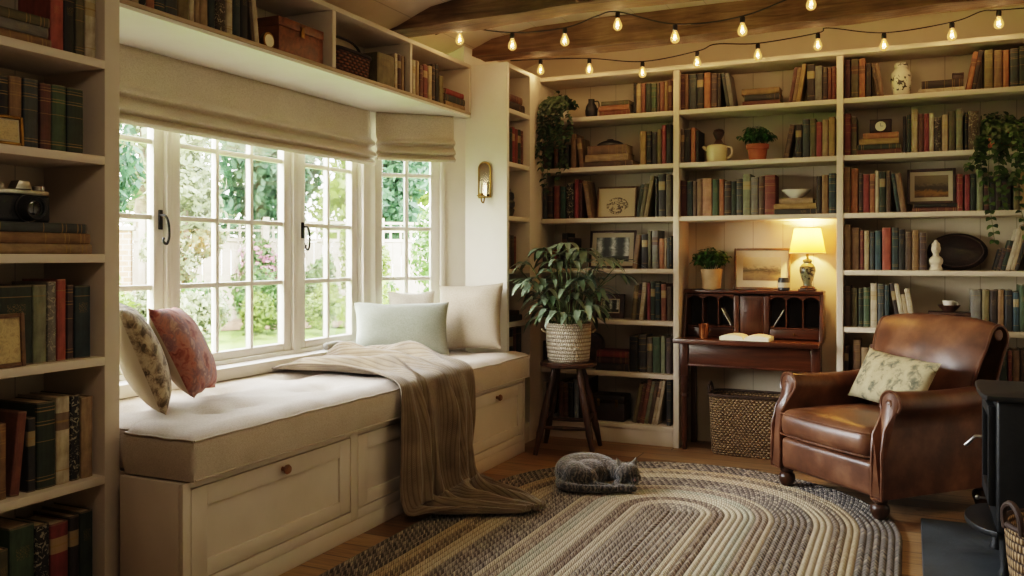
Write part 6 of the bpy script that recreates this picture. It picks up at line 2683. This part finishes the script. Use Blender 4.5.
# trailing plant at top left
def trailing(name, label, loc, potprof, potmat, n_str, lens, spreadx, lmat, mound, seed, yfront, leafw=.030, leafl=.036, group=None, lim=(-.12, .12), top=.26):
    rg = random.Random(seed)
    p = thing(name, label, 'plant', loc, 0, group)
    m = M(); m.lathe(potprof, 26); obj('pot', m, MT[potmat], p)
    h = max(z for r, z in potprof); rr = max(r for r, z in potprof)
    m = M(); m.lathe([(0, h * .93), (rr * .86, h * .92)], 18); obj('soil', m, MT['soil'], p)
    L, S = M(), M()
    for k in range(n_str):
        f = k / max(1, n_str - 1)
        x = (-1 + 2 * f) * spreadx * rg.uniform(.75, 1.0)
        ln = lens[k % len(lens)] * rg.uniform(.8, 1.1)
        b = Vector((x * .25, 0, h * .95))
        yf = yfront - rg.uniform(0, .05)
        pts = bez([b, (x * .5, yf * .4, h + .05), (x * .85, yf, h * .6), (x + rg.uniform(-.03, .03), yf - .01, h * .6 - ln * .5), (x + rg.uniform(-.05, .05), yf + rg.uniform(-.02, .01), h * .6 - ln)], 7)
        S.tube(pts, .0016, 4)
        for i in range(4, len(pts)):
            for s in (-1, 1):
                if rg.random() < .86:
                    d = Vector((s * rg.uniform(.3, 1), -rg.uniform(.1, .8), rg.uniform(-.7, .2)))
                    leaf(L, pts[i], d, (0, -.6, .8), leafl * rg.uniform(.7, 1.15), leafw * rg.uniform(.8, 1.2), .7, n=4)
    for k in range(mound[0]):
        a = rg.uniform(0, 2 * PI); r_ = mound[1] * math.sqrt(rg.random())
        c = Vector((r_ * math.cos(a), max(-.12, min(.10, .55 * r_ * math.sin(a) - .02)), h * .85 + mound[2] * rg.random() * (1 - (r_ / mound[1]) ** 2 * .6)))
        S.tube(bez([(c.x * .2, c.y * .2, h * .92), c * .6 + Vector((0, 0, .03)), c], 3), .0014, 4)
        for s in range(2):
            d = Vector((c.x / mound[1] + rg.uniform(-.7, .7), -rg.uniform(-.2, .9), rg.uniform(-.5, .5)))
            if c.y > .06:
                d.y = -abs(d.y)
            leaf(L, c, d, (0, -.4, .9), leafl * rg.uniform(.8, 1.25), leafw * rg.uniform(.8, 1.2), .8, n=4)
    for v in list(L.bm.verts) + list(S.bm.verts):
        c = v.co
        c.x = max(c.x, lim[0]) if lim[0] > -.106 and lim[1] > .15 else c.x
        if c.z < .06:
            c.y = min(c.y, yfront + .035)
        elif c.y > yfront:
            c.x = max(lim[0], min(lim[1], c.x))
            c.z = min(c.z, top)
            c.y = min(c.y, .17)
    obj('stems', S, MT['stem'], p)
    obj('foliage', L, MT[lmat], p, sharp=60)
    return p


trailing('trailing_plant', 'dark trailing plant hanging from the top left corner of the back bookcase', (-2.235, 5.70, 2.2105),
         [(0, 0), (.045, 0), (.052, .01), (.062, .085), (.066, .10), (.060, .10), (.05, .06)], 'white_ceramic', 13, (.26, .40, .52, .34), .12, 'leaf_trail', (110, .12, .10), 3, -.135, lim=(-.105, .16), top=.245)

# bay above the desk
ck = thing('kitchen_crock', 'cream crock with a dark wooden stopper and spout on the second shelf above the desk', 'crock', (-1.15, 5.735, 1.8655))
m = M(); m.lathe([(0, 0), (.058, 0), (.064, .008), (.066, .09), (.064, .108), (.056, .116), (.052, .116), (.050, .1), (0, .1)], 30); obj('body', m, MT['emblem_crock'], ck)
m = M(); m.lathe([(0, .101), (.049, .101), (.05, .118), (.03, .13), (.018, .15), (.03, .175), (.038, .195), (.03, .215), (0, .225)], 24, (.012, 0, 0)); obj('stopper', m, MT['frame_wood'], ck)
m = M(); m.tube(bez([(-.062, 0, .085), (-.078, 0, .098), (-.092, 0, .112)], 5), [.014] * 4 + [.012] * 4 + [.008] * 3, 10); obj('spout', m, MT['cream_ceramic'], ck)
m = M(); m.tube(bez([(.063, 0, .10), (.092, 0, .095), (.096, 0, .05), (.064, 0, .028)], 6), .007, 8); obj('handle', m, MT['cream_ceramic'], ck)

o = lathe_thing('bowl', 'white ceramic bowl standing on the stacked books above the desk', 'bowl', (-.655, 5.745, STACK_TOP['m3']),
                [(0, 0), (.034, 0), (.036, .008), (.060, .024), (.086, .05), (.089, .056), (.085, .055), (.058, .03), (0, .014)], 'white_ceramic', 36)

# bay behind the armchair
j = lathe_thing('ginger_jar', 'white ginger jar with dark painted flowers on the top shelf behind the armchair', 'jar', (-.05, 5.74, 2.2105),
                [(0, 0), (.042, 0), (.046, .01), (.054, .06), (.058, .11), (.054, .145), (.036, .168), (.034, .178), (0, .178)], 'ginger_jar')
m = M(); m.lathe([(0, .1785), (.037, .1785), (.039, .19), (.034, .204), (.012, .214), (0, .216)], 24); obj('lid', m, MT['ginger_jar'], j)
m = M(); m.box(-.03, -.03, 0, .03, .03, .03, .003); m.box(-.031, -.031, .0305, .031, .031, .042, .003)
o = obj('trinket_box', m, MT['frame_wood'], None, (.255, 5.74, STACK_TOP['r1']))
tag(o, 'small dark box on the cream book on the top shelf behind the armchair', 'box')
cl = thing('mantel_clock', 'small square dark clock with round white dial on the book stack', 'clock', (-.163, 5.73, STACK_TOP['r2']))
m = M(); m.box(-.062, 0, 0, .062, .045, .088, .004)
m.box(-.055, -.006, .008, .055, 0, .08, .003); obj('case', m, MT['frame_wood'], cl)
m = M(); m.lathe([(0, 0), (.028, 0), (.030, .002), (.028, .004), (0, .004)], 28, mat=Matrix.Translation((0, -.006, .044)) @ Matrix.Rotation(R(90), 4, 'X')); obj('dial', m, MT['candle'], cl)
m = M(); m.box(-.001, -.0115, .044, .001, -.0105, .064); m.box(0, -.0115, .043, .014, -.0105, .045); obj('hand', m, MT['black_iron'], cl)
picture('framed_painting', 'dark framed landscape painting standing on the flat books on the third shelf', .262, .213, (.115, 5.775, STACK_TOP['r3'] + .001), 0, 7, 'frame_wood', 'oil', .016, .024)

# bisque bust
m = M()
m.lathe([(0, 0), (.036, 0), (.038, .012), (.030, .02), (.030, .03), (0, .03)], 20, sy=.85)
m.ball((0, 0, .055), (.040, .030, .034), 20, 12)
m.tube([(0, 0, .07), (0, -.002, .10)], [.018, .016], 14)
m.ball((0, -.004, .128), (.026, .030, .034), 20, 14)
m.ball((0, -.034, .124), (.005, .007, .008), 8, 6)
m.ball((0, .002, .150), (.024, .026, .020), 16, 10)
m.ball((0, .004, .172), .010, 12, 8)
o = obj('bust', m, MT['bisque'], None, (.138, 5.70, 1.1705))
voxel(o, .0035, 3)
o.location.z = 1.1706 - min(v.co.z for v in o.data.vertices)
tag(o, 'small pale stone bust on the fourth shelf in front of the dark oval tray', 'bust')
# oval tray leaning at the back
tr = thing('oval_tray', 'dark oval carved tray leaning on the fourth shelf behind the pale bust', 'tray', (.255, 5.80, 1.1715), rot=(R(-14), 0, 0))
m = M()
m.lathe([(0, .012), (.115, .012), (.128, .010), (.142, 0), (.158, -.004), (.162, 0), (.158, .005), (.13, .018), (0, .018)], 48, (0, 0, 0), sy=.70)
m.transform(Matrix.Translation((0, 0, .1136)) @ Matrix.Rotation(R(90), 4, 'X') @ Matrix.Scale(1, 4))
obj('body', m, MT['dark_leather'], tr)
m = M()
m.tube([(.138 * math.cos(a), -.002 - .012, .1136 + .138 * .70 * math.sin(a)) for a in [2 * PI * k / 48 for k in range(49)]], .004, 6)
for k in range(14):
    a = 2 * PI * k / 14
    m.ball((.115 * math.cos(a), -.014, .1136 + .115 * .7 * math.sin(a)), (.012, .004, .008), 8, 6)
obj('carving', m, MT['frame_wood'], tr)

bx = thing('wooden_box', 'flat dark wooden box on the fifth shelf behind the armchair', 'box', (.212, 5.77, .8255))
m = M(); m.box(-.11, -.08, 0, .11, .08, .08, .004); obj('body', m, MT['frame_wood'], bx)
m = M(); m.box(-.113, -.083, .0805, .113, .083, .10, .004); obj('lid', m, MT['frame_wood'], bx)
lathe_thing('bowl', 'dark wooden bowl on the flat box on the fifth shelf', 'bowl', (.21, 5.765, .9262),
            [(0, 0), (.03, 0), (.033, .006), (.055, .028), (.062, .04), (.058, .04), (.045, .02), (0, .010)], 'frame_wood', 32)
o = lathe_thing('cup', 'small white cup set inside the dark wooden bowl behind the armchair', 'cup', (.208, 5.765, .9420),
                [(0, 0), (.02, 0), (.026, .012), (.034, .045), (.035, .05), (.0325, .049), (.024, .014), (0, .008)], 'white_ceramic', 28)
m = M(); m.tube(bez([(.032, 0, .04), (.048, 0, .04), (.046, 0, .018), (.028, 0, .016)], 5), .003, 6); obj('handle', m, MT['white_ceramic'], o)

trailing('trailing_ivy', 'dark green ivy spilling down from the second shelf at far right of the back bookcase', (.462, 5.715, 1.8655),
         [(0, 0), (.045, 0), (.05, .01), (.062, .085), (.066, .105), (.06, .105), (.05, .06)], 'terracotta', 9, (.16, .30, .62, .50, .22), .15, 'leaf_ivy', (110, .17, .13), 8, -.15, .036, .042, lim=(-.09, .14), top=.30)

# corner case ornament: striped dark pot
ps = thing('lidded_pot', 'dark ridged lidded pot on the third shelf of the narrow corner case', 'pot', (-2.46, 5.28, 1.5155))
m = M(); m.lathe([(0, 0), (.04, 0), (.05, .02), (.058, .05), (.05, .06), (.058, .075), (.06, .10), (.05, .115), (.056, .13), (.052, .16), (.03, .175), (0, .175)], 26); obj('body', m, MT['dark_ceramic'], ps)
m = M(); m.lathe([(0, .176), (.032, .176), (.03, .19), (.01, .2), (.008, .21), (.014, .22), (0, .228)], 20); obj('lid', m, MT['dark_ceramic'], ps)

# shelf above the window
wb = thing('wooden_box', 'reddish wooden box with a brass hasp on the shelf above the window', 'box', (LXF - .03, 3.345, 2.1905), R(90))
m = M(); m.box(-.165, 0, 0, .165, .17, .125, .004); obj('body', m, MT['box_wood'], wb)
m = M(); m.box(-.168, -.003, .1255, .168, .173, .168, .004); obj('lid', m, MT['box_wood'], wb)
m = M(); m.box(-.014, -.009, .10, .014, -.0035, .15, .002); obj('hasp', m, MT['brass'], wb)
o = thing('table_clock', 'tiny round brass desk clock beside the reddish wooden box', 'clock', (LXF - .06, 3.135, 2.1905), R(90))
m = M(); m.lathe([(0, -.012), (.034, -.012), (.038, -.006), (.038, .012), (0, .012)], 26, mat=Matrix.Translation((0, 0, .042)) @ Matrix.Rotation(R(90), 4, 'X'))
m.box(-.022, -.012, 0, .022, .012, .008, .002); obj('case', m, MT['brass'], o)
m = M(); m.lathe([(0, 0), (.029, 0), (.029, .002), (0, .002)], 26, mat=Matrix.Translation((0, -.0125, .042)) @ Matrix.Rotation(R(90), 4, 'X')); obj('dial', m, MT['candle'], o)

wk = thing('wicker_basket', 'small reddish wicker basket with a hoop handle on the shelf above the window', 'basket', (LXF - .115, 3.79, 2.1905), R(90))
rbasket(.34, .17, .125, .92, 8, 26, 'wicker_red', parent=wk)
m = M(); m.tube(bez([(-.165, 0, .12), (-.155, 0, .17), (-.08, 0, .205), (.08, 0, .205), (.155, 0, .17), (.165, 0, .12)], 7), .007, 8)
obj('handle', m, MT['wicker_red'], wk)

# far-left bookcase ornaments
cm = thing('film_camera', 'black and silver film camera lying on the stacked books at far left', 'camera', (LXF - .10, 1.955, STACK_TOP['n3']), R(90))
m = M(); m.box(-.075, -.018, 0, .075, .018, .070, .008, 3); obj('body', m, MT['black_plastic'], cm)
m = M()
m.box(-.073, -.016, .0705, .073, .016, .084, .004, 2)
m.prism([(-.024, .0845), (.024, .0845), (.014, .106), (-.014, .106)], 'y', -.017, .015, .002)
obj('top_plate', m, MT['chrome'], cm)
m = M(); m.lathe([(0, 0), (.034, 0), (.034, .014), (.031, .018), (.031, .034), (.028, .038), (.024, .036), (.024, .030), (0, .030)], 32, mat=Matrix.Translation((.006, -.018, .036)) @ Matrix.Rotation(R(90), 4, 'X'))
ln = obj('lens_barrel', m, MT['black_plastic'], cm)
m = M(); m.lathe([(.0345, .005), (.0352, .005), (.0352, .011), (.0345, .011)], 32, mat=Matrix.Translation((.006, -.018, .036)) @ Matrix.Rotation(R(90), 4, 'X')); obj('focus_ring', m, MT['chrome'], ln)
m = M(); m.ball((.006, -.046, .036), (.022, .004, .022), 20, 10); obj('glass', m, MT['lens'], ln)
for x, r_ in ((-.055, .011), (.048, .012), (.064, .006)):
    m = M(); m.lathe([(0, .0845), (r_, .0845), (r_, .094), (r_ * .8, .096), (0, .096)], 18, (x, 0, 0)); obj('dial', m, MT['chrome'], cm)

cm.scale = (1.3, 1.3, 1.3)
picture('small_framed_photograph', 'small gilt framed photograph in front of the books on the second shelf at far left', .10, .095, (LXF - .024, 1.856, 1.6075), R(90), 4, 'brass', 'other', .010, .006)
picture('small_framed_painting', 'small framed painting tilted against the dark green book at far left', .15, .172, (LXF - .022, 1.836, .8965), R(90), 3, 'frame_tan', 'other', .014, .0)


# ---------------------------------------------------------------- garden
GZ = .18
m = M()
m.grid(lambda u, v: (-40 + 36.6 * u, -6 + 46 * v, GZ + .04 * nz(u * 6, v * 7, 0)), 40, 40)
struct('ground', m, MT['lawn'])

FW = Vector((-.66, .75, 0)).normalized()     # from the house into the garden
FR = Vector((FW.y, -FW.x, 0))


def gp(dist, lat, z=0):
    p = FW * dist + FR * lat
    return (p.x, p.y, GZ + z)


FROT = math.atan2(FR.y, FR.x)

# board fence with a trellis top
fd = 15.2
fn_ = thing('garden_fence', 'pale board fence with an open trellis top at the end of the garden', 'fence', gp(fd, 0), FROT)
m = M()
for k in range(64):
    x = -3.6 + .15 * k
    m.box(x, 0, 0, x + .143, .02, 1.32 + .004 * (k % 3))
obj('boards', m, MT['fence_wood'], fn_)
m = M(); m.box(-3.6, -.02, 1.33, 6.0, .03, 1.38); m.box(-3.6, -.02, 1.64, 6.0, .03, 1.68)
for k in range(54):
    x = -3.6 + .18 * k
    m.box(x, -.005, 1.38, x + .035, .015, 1.64)
m.box(-3.6, -.006, 1.50, 6.0, .016, 1.53)
obj('trellis', m, MT['fence_wood'], fn_)
for k in range(6):
    m = M(); x = -3.65 + 1.93 * k
    m.box(x, -.06, 0, x + .1, .04, 1.74, .006); obj('post', m, MT['fence_wood'], fn_)
# brick garden wall to the left
gw = thing('brick_garden_wall', 'low weathered brick wall left of the garden fence', 'wall', gp(13.6, -3.55), FROT)
m = M(); m.box(-3.2, 0, 0, 1.9, .22, 1.45); obj('brickwork', m, MT['brick'], gw)
m = M(); m.box(-3.25, -.04, 1.452, 1.95, .26, 1.52, .01); obj('coping', m, MT['fence_wood'], gw)

# flower bed in front of the fence
m = M()
m.grid(lambda u, v: gp(13.0 - .8 * math.sin(u * 7) * .4 + v * 2.4, -8 + 16 * u, .02 + .06 * math.sin(PI * v)), 40, 6)
o = obj('flower_bed', m, MT['bed_soil'])
o['kind'] = 'structure'


def blob_foliage(name, n, blobs, size, mat, parent, seed, flat=.0):
    rg = random.Random(seed)
    v, f = [], []
    tot = sum(b[3] ** 2 for b in blobs)
    for (cx, cy, cz, r, *sq) in blobs:
        kz = sq[0] if sq else 1.0
        for _ in range(int(n * r * r / tot)):
            while True:
                d = Vector((rg.gauss(0, 1), rg.gauss(0, 1), rg.gauss(0, 1)))
                if d.length > .1:
                    break
            d.normalize()
            rr = r * (.62 + .45 * rg.random()) * (1 + .22 * nz(d.x * 2 + cx, d.y * 2 + cy, d.z * 2, 1.6))
            p = Vector((cx + d.x * rr, cy + d.y * rr, cz + d.z * rr * kz))
            p.z = max(p.z, .06)
            nrm = (d + Vector((rg.gauss(0, .6), rg.gauss(0, .6), rg.gauss(0, .6)))).normalized()
            a = nrm.orthogonal().normalized()
            a = (a * math.cos(s_ := rg.uniform(0, 6.28)) + nrm.cross(a) * math.sin(s_))
            b = nrm.cross(a)
            s = size * rg.uniform(.6, 1.3)
            i = len(v)
            v += [p - a * s, p + b * s * .5 , p + a * s, p - b * s * .5]
            f.append((i, i + 1, i + 2, i + 3))
    return rawobj(name, [tuple(q) for q in v], f, MT[mat], parent)


def tree(name, label, cat, dist, lat, h, w, n, size, mat, seed, trunk=True, group=None, low=.25):
    rg = random.Random(seed)
    t = thing(name, label, cat, gp(dist, lat), rg.uniform(0, 6), group)
    blobs = []
    for k in range(11):
        a = rg.uniform(0, 6.28)
        zz = low + (1 - low) * (k + .5) / 11
        rr = w * .55 * math.sqrt(max(.05, 1 - (2 * zz - 1.05) ** 2)) * rg.uniform(.4, 1)
        blobs.append((rr * math.cos(a), rr * math.sin(a), h * zz, w * rg.uniform(.28, .46)))
    blobs.append((0, 0, h * (low + 1) / 2, w * .62, h * (1 - low) / w * .62))
    blob_foliage('foliage', n, blobs, size, mat, t, seed)
    if trunk:
        m = M()
        m.tube(bez([(0, 0, .0), (.03, .02, h * .3), (-.04, .03, h * .6), (.02, 0, h * .85)], 5), [.16 * w / 2 * (1 - .05 * k) for k in range(16)], 10)
        obj('trunk', m, MT['bark'], t)
    return t


tree('tree', 'deep green broad tree behind the trellis fence', 'tree', 18.6, .2, 5.2, 1.7, 5200, .12, 'leaf_t1', 1)
tree('tree', 'pale blossoming tree in front of the fence left of the deep green tree', 'tree', 13.9, -.95, 3.3, .85, 4200, .07, 'leaf_t2', 2)
tree('tree', 'blue green tree filling the leftmost casement above the brick wall', 'tree', 17.5, -3.1, 5.4, 1.6, 5000, .12, 'leaf_t1', 3)
tree('tree', 'second deep green tree seen through the third casement', 'tree', 17.6, 2.6, 4.4, 1.1, 4200, .11, 'leaf_t1', 4)
tree('tree', 'tall pale green tree far behind the fence', 'tree', 24.0, -2.6, 7.2, 3.2, 5200, .16, 'leaf_t2', 5)
tree('tree', 'large pale tree far behind the right part of the garden', 'tree', 25.0, 3.6, 6.6, 3.0, 5200, .16, 'leaf_t3', 6)
tree('hedge_bush', 'bright green hedge close to the angled casement', 'hedge', 11.8, 2.75, 1.6, 1.0, 5200, .05, 'leaf_t4', 7, True, low=.2)
tree('hedge_bush', 'yellow green hedge behind the third casement', 'hedge', 13.9, 1.75, 1.6, .62, 4200, .05, 'leaf_t3', 8, True, low=.2)
tree('garden_shrub', 'low rounded shrub in the flower bed before the brick wall', 'shrub', 11.9, -1.75, .75, .6, 2200, .05, 'leaf_t3', 9, False, low=.3, group='shrubs in the flower bed')
tree('garden_shrub', 'wide dark shrub in the flower bed before the fence', 'shrub', 12.6, .22, .7, .5, 2200, .05, 'leaf_t4', 10, False, low=.3, group='shrubs in the flower bed')
tree('garden_shrub', 'tall shrub in the flower bed seen left of the second window latch', 'shrub', 13.2, 1.0, .95, .42, 2000, .05, 'leaf_t4', 11, False, low=.3, group='shrubs in the flower bed')
tree('garden_shrub', 'pale shrub at the near edge of the lawn behind the sage cushion', 'shrub', 10.2, 1.35, .7, .6, 2400, .045, 'leaf_t3', 12, False, low=.3, group='shrubs in the flower bed')
tree('garden_shrub', 'soft cream flowering shrub at the left edge of the lawn', 'shrub', 11.6, -.62, .5, .45, 1800, .045, 'leaf_t2', 13, False, low=.3, group='shrubs in the flower bed')
tree('climbing_shrub', 'bright green climber on the brick garden wall', 'shrub', 12.5, -2.55, 1.5, .45, 2600, .05, 'leaf_t3', 14, False, low=.2)
tree('garden_shrub', 'leafy shrub in the flower bed right of the pink flowering bush', 'shrub', 12.3, .95, .62, .42, 1800, .04, 'leaf_t3', 21, False, low=.3, group='shrubs in the flower bed')
tree('garden_shrub', 'dark leafy shrub at the foot of the yellow green hedge', 'shrub', 12.5, 1.85, .62, .40, 1800, .04, 'leaf_t4', 22, False, low=.3, group='shrubs in the flower bed')
tree('garden_shrub', 'small pale shrub at the lawn edge in front of the brick wall end', 'shrub', 12.6, -1.30, .6, .36, 1600, .04, 'leaf_t2', 23, False, low=.3, group='shrubs in the flower bed')
tree('garden_shrub', 'bright shrub between the cream flowering bush and the wide dark shrub', 'shrub', 11.8, .10, .5, .32, 1600, .04, 'leaf_t3', 24, False, low=.3, group='shrubs in the flower bed')
fb = tree('flowering_bush', 'bush covered in pink flowers before the pale fence', 'bush', 13.8, .12, 1.25, .45, 1300, .05, 'leaf_t4', 15, False, low=.35)
blob_foliage('flowers', 240, [(0, 0, .95, .36), (.12, .05, .8, .25)], .05, 'petal_pink', fb, 16)
fb = tree('flowering_bush', 'bush with cream and dusty flowers at the lawn edge', 'bush', 12.7, -.62, .6, .42, 1200, .045, 'leaf_t4', 17, False, low=.35)
blob_foliage('flowers', 260, [(0, 0, .4, .34), (-.1, -.1, .35, .25)], .045, 'petal_cream', fb, 18)

# ---------------------------------------------------------------- light
w = bpy.data.worlds.new('sky_world')
SC.world = w
w.use_nodes = True
nt = w.node_tree
bg = nt.nodes['Background']
sky = nt.nodes.new('ShaderNodeTexSky')
sky.sky_type = 'NISHITA'
sky.sun_disc = False
sky.sun_elevation = R(42)
sky.sun_rotation = R(200)
sky.air_density = 1.2
sky.dust_density = 3.0
mx = nt.nodes.new('ShaderNodeMix')
mx.data_type = 'RGBA'
mx.inputs[0].default_value = .7
mx.inputs[7].default_value = (3.4, 3.25, 2.95, 1)
nt.links.new(sky.outputs[0], mx.inputs[6])
nt.links.new(mx.outputs[2], bg.inputs[0])
bg.inputs[1].default_value = SKY_STRENGTH = 9.5


def light(name, typ, loc, energy, col, rot=(0, 0, 0), **k):
    d = bpy.data.lights.new(name, typ)
    d.energy = energy
    d.color = col
    for a, b in k.items():
        setattr(d, a, b)
    o = bpy.data.objects.new(name, d)
    COL.objects.link(o)
    o.location = loc
    o.rotation_euler = rot
    return o


# hazy sun over the roof on to the garden
light('sun', 'SUN', (0, 0, 8), 9.0, (1, .95, .86), (R(48), 0, R(78)), angle=R(6))
# daylight portals in the window openings
for nm, mm, x0, x1 in (('portal_main', wm, 2.36, 4.54), ('portal_angled', ang, .03, .53)):
    d = bpy.data.lights.new(nm, 'AREA')
    d.shape = 'RECTANGLE'
    d.size = x1 - x0
    d.size_y = 1.40
    d.cycles.is_portal = True
    o = bpy.data.objects.new(nm, d)
    COL.objects.link(o)
    o.matrix_world = mm @ Matrix.Translation(((x0 + x1) / 2, .10, 1.43)) @ Matrix.Rotation(R(-90), 4, 'X')
# lamp in the niche
light('lamp_glow', 'POINT', (-.592, 5.795, DT + .362), 32.0, (1, .60, .19), shadow_soft_size=.03)
for i_, b_ in enumerate(BULBS):
    light('string_bulb_glow', 'POINT', b_, 1.7, (1, .74, .50), shadow_soft_size=.012)
# unseen overhead fill lights, added to brighten the room and the stove side
light('ceiling_lamp', 'AREA', (-.9, 1.2, 2.55), 11, (1, .82, .62), (R(25), 0, 0), shape='DISK', size=.9)
light('stove_side_lamp', 'AREA', (.3, 3.4, 2.55), 8, (1, .78, .55), (0, 0, 0), shape='DISK', size=.6)

SC.view_settings.view_transform = 'Filmic'
SC.view_settings.look = 'Medium High Contrast'
SC.view_settings.exposure = .25
SC.cycles.use_denoising = True
SC.cycles.max_bounces = 10
SC.cycles.transparent_max_bounces = 12
SC.cycles.sample_clamp_indirect = 6.0
SC.cycles.caustics_reflective = False
SC.cycles.caustics_refractive = False
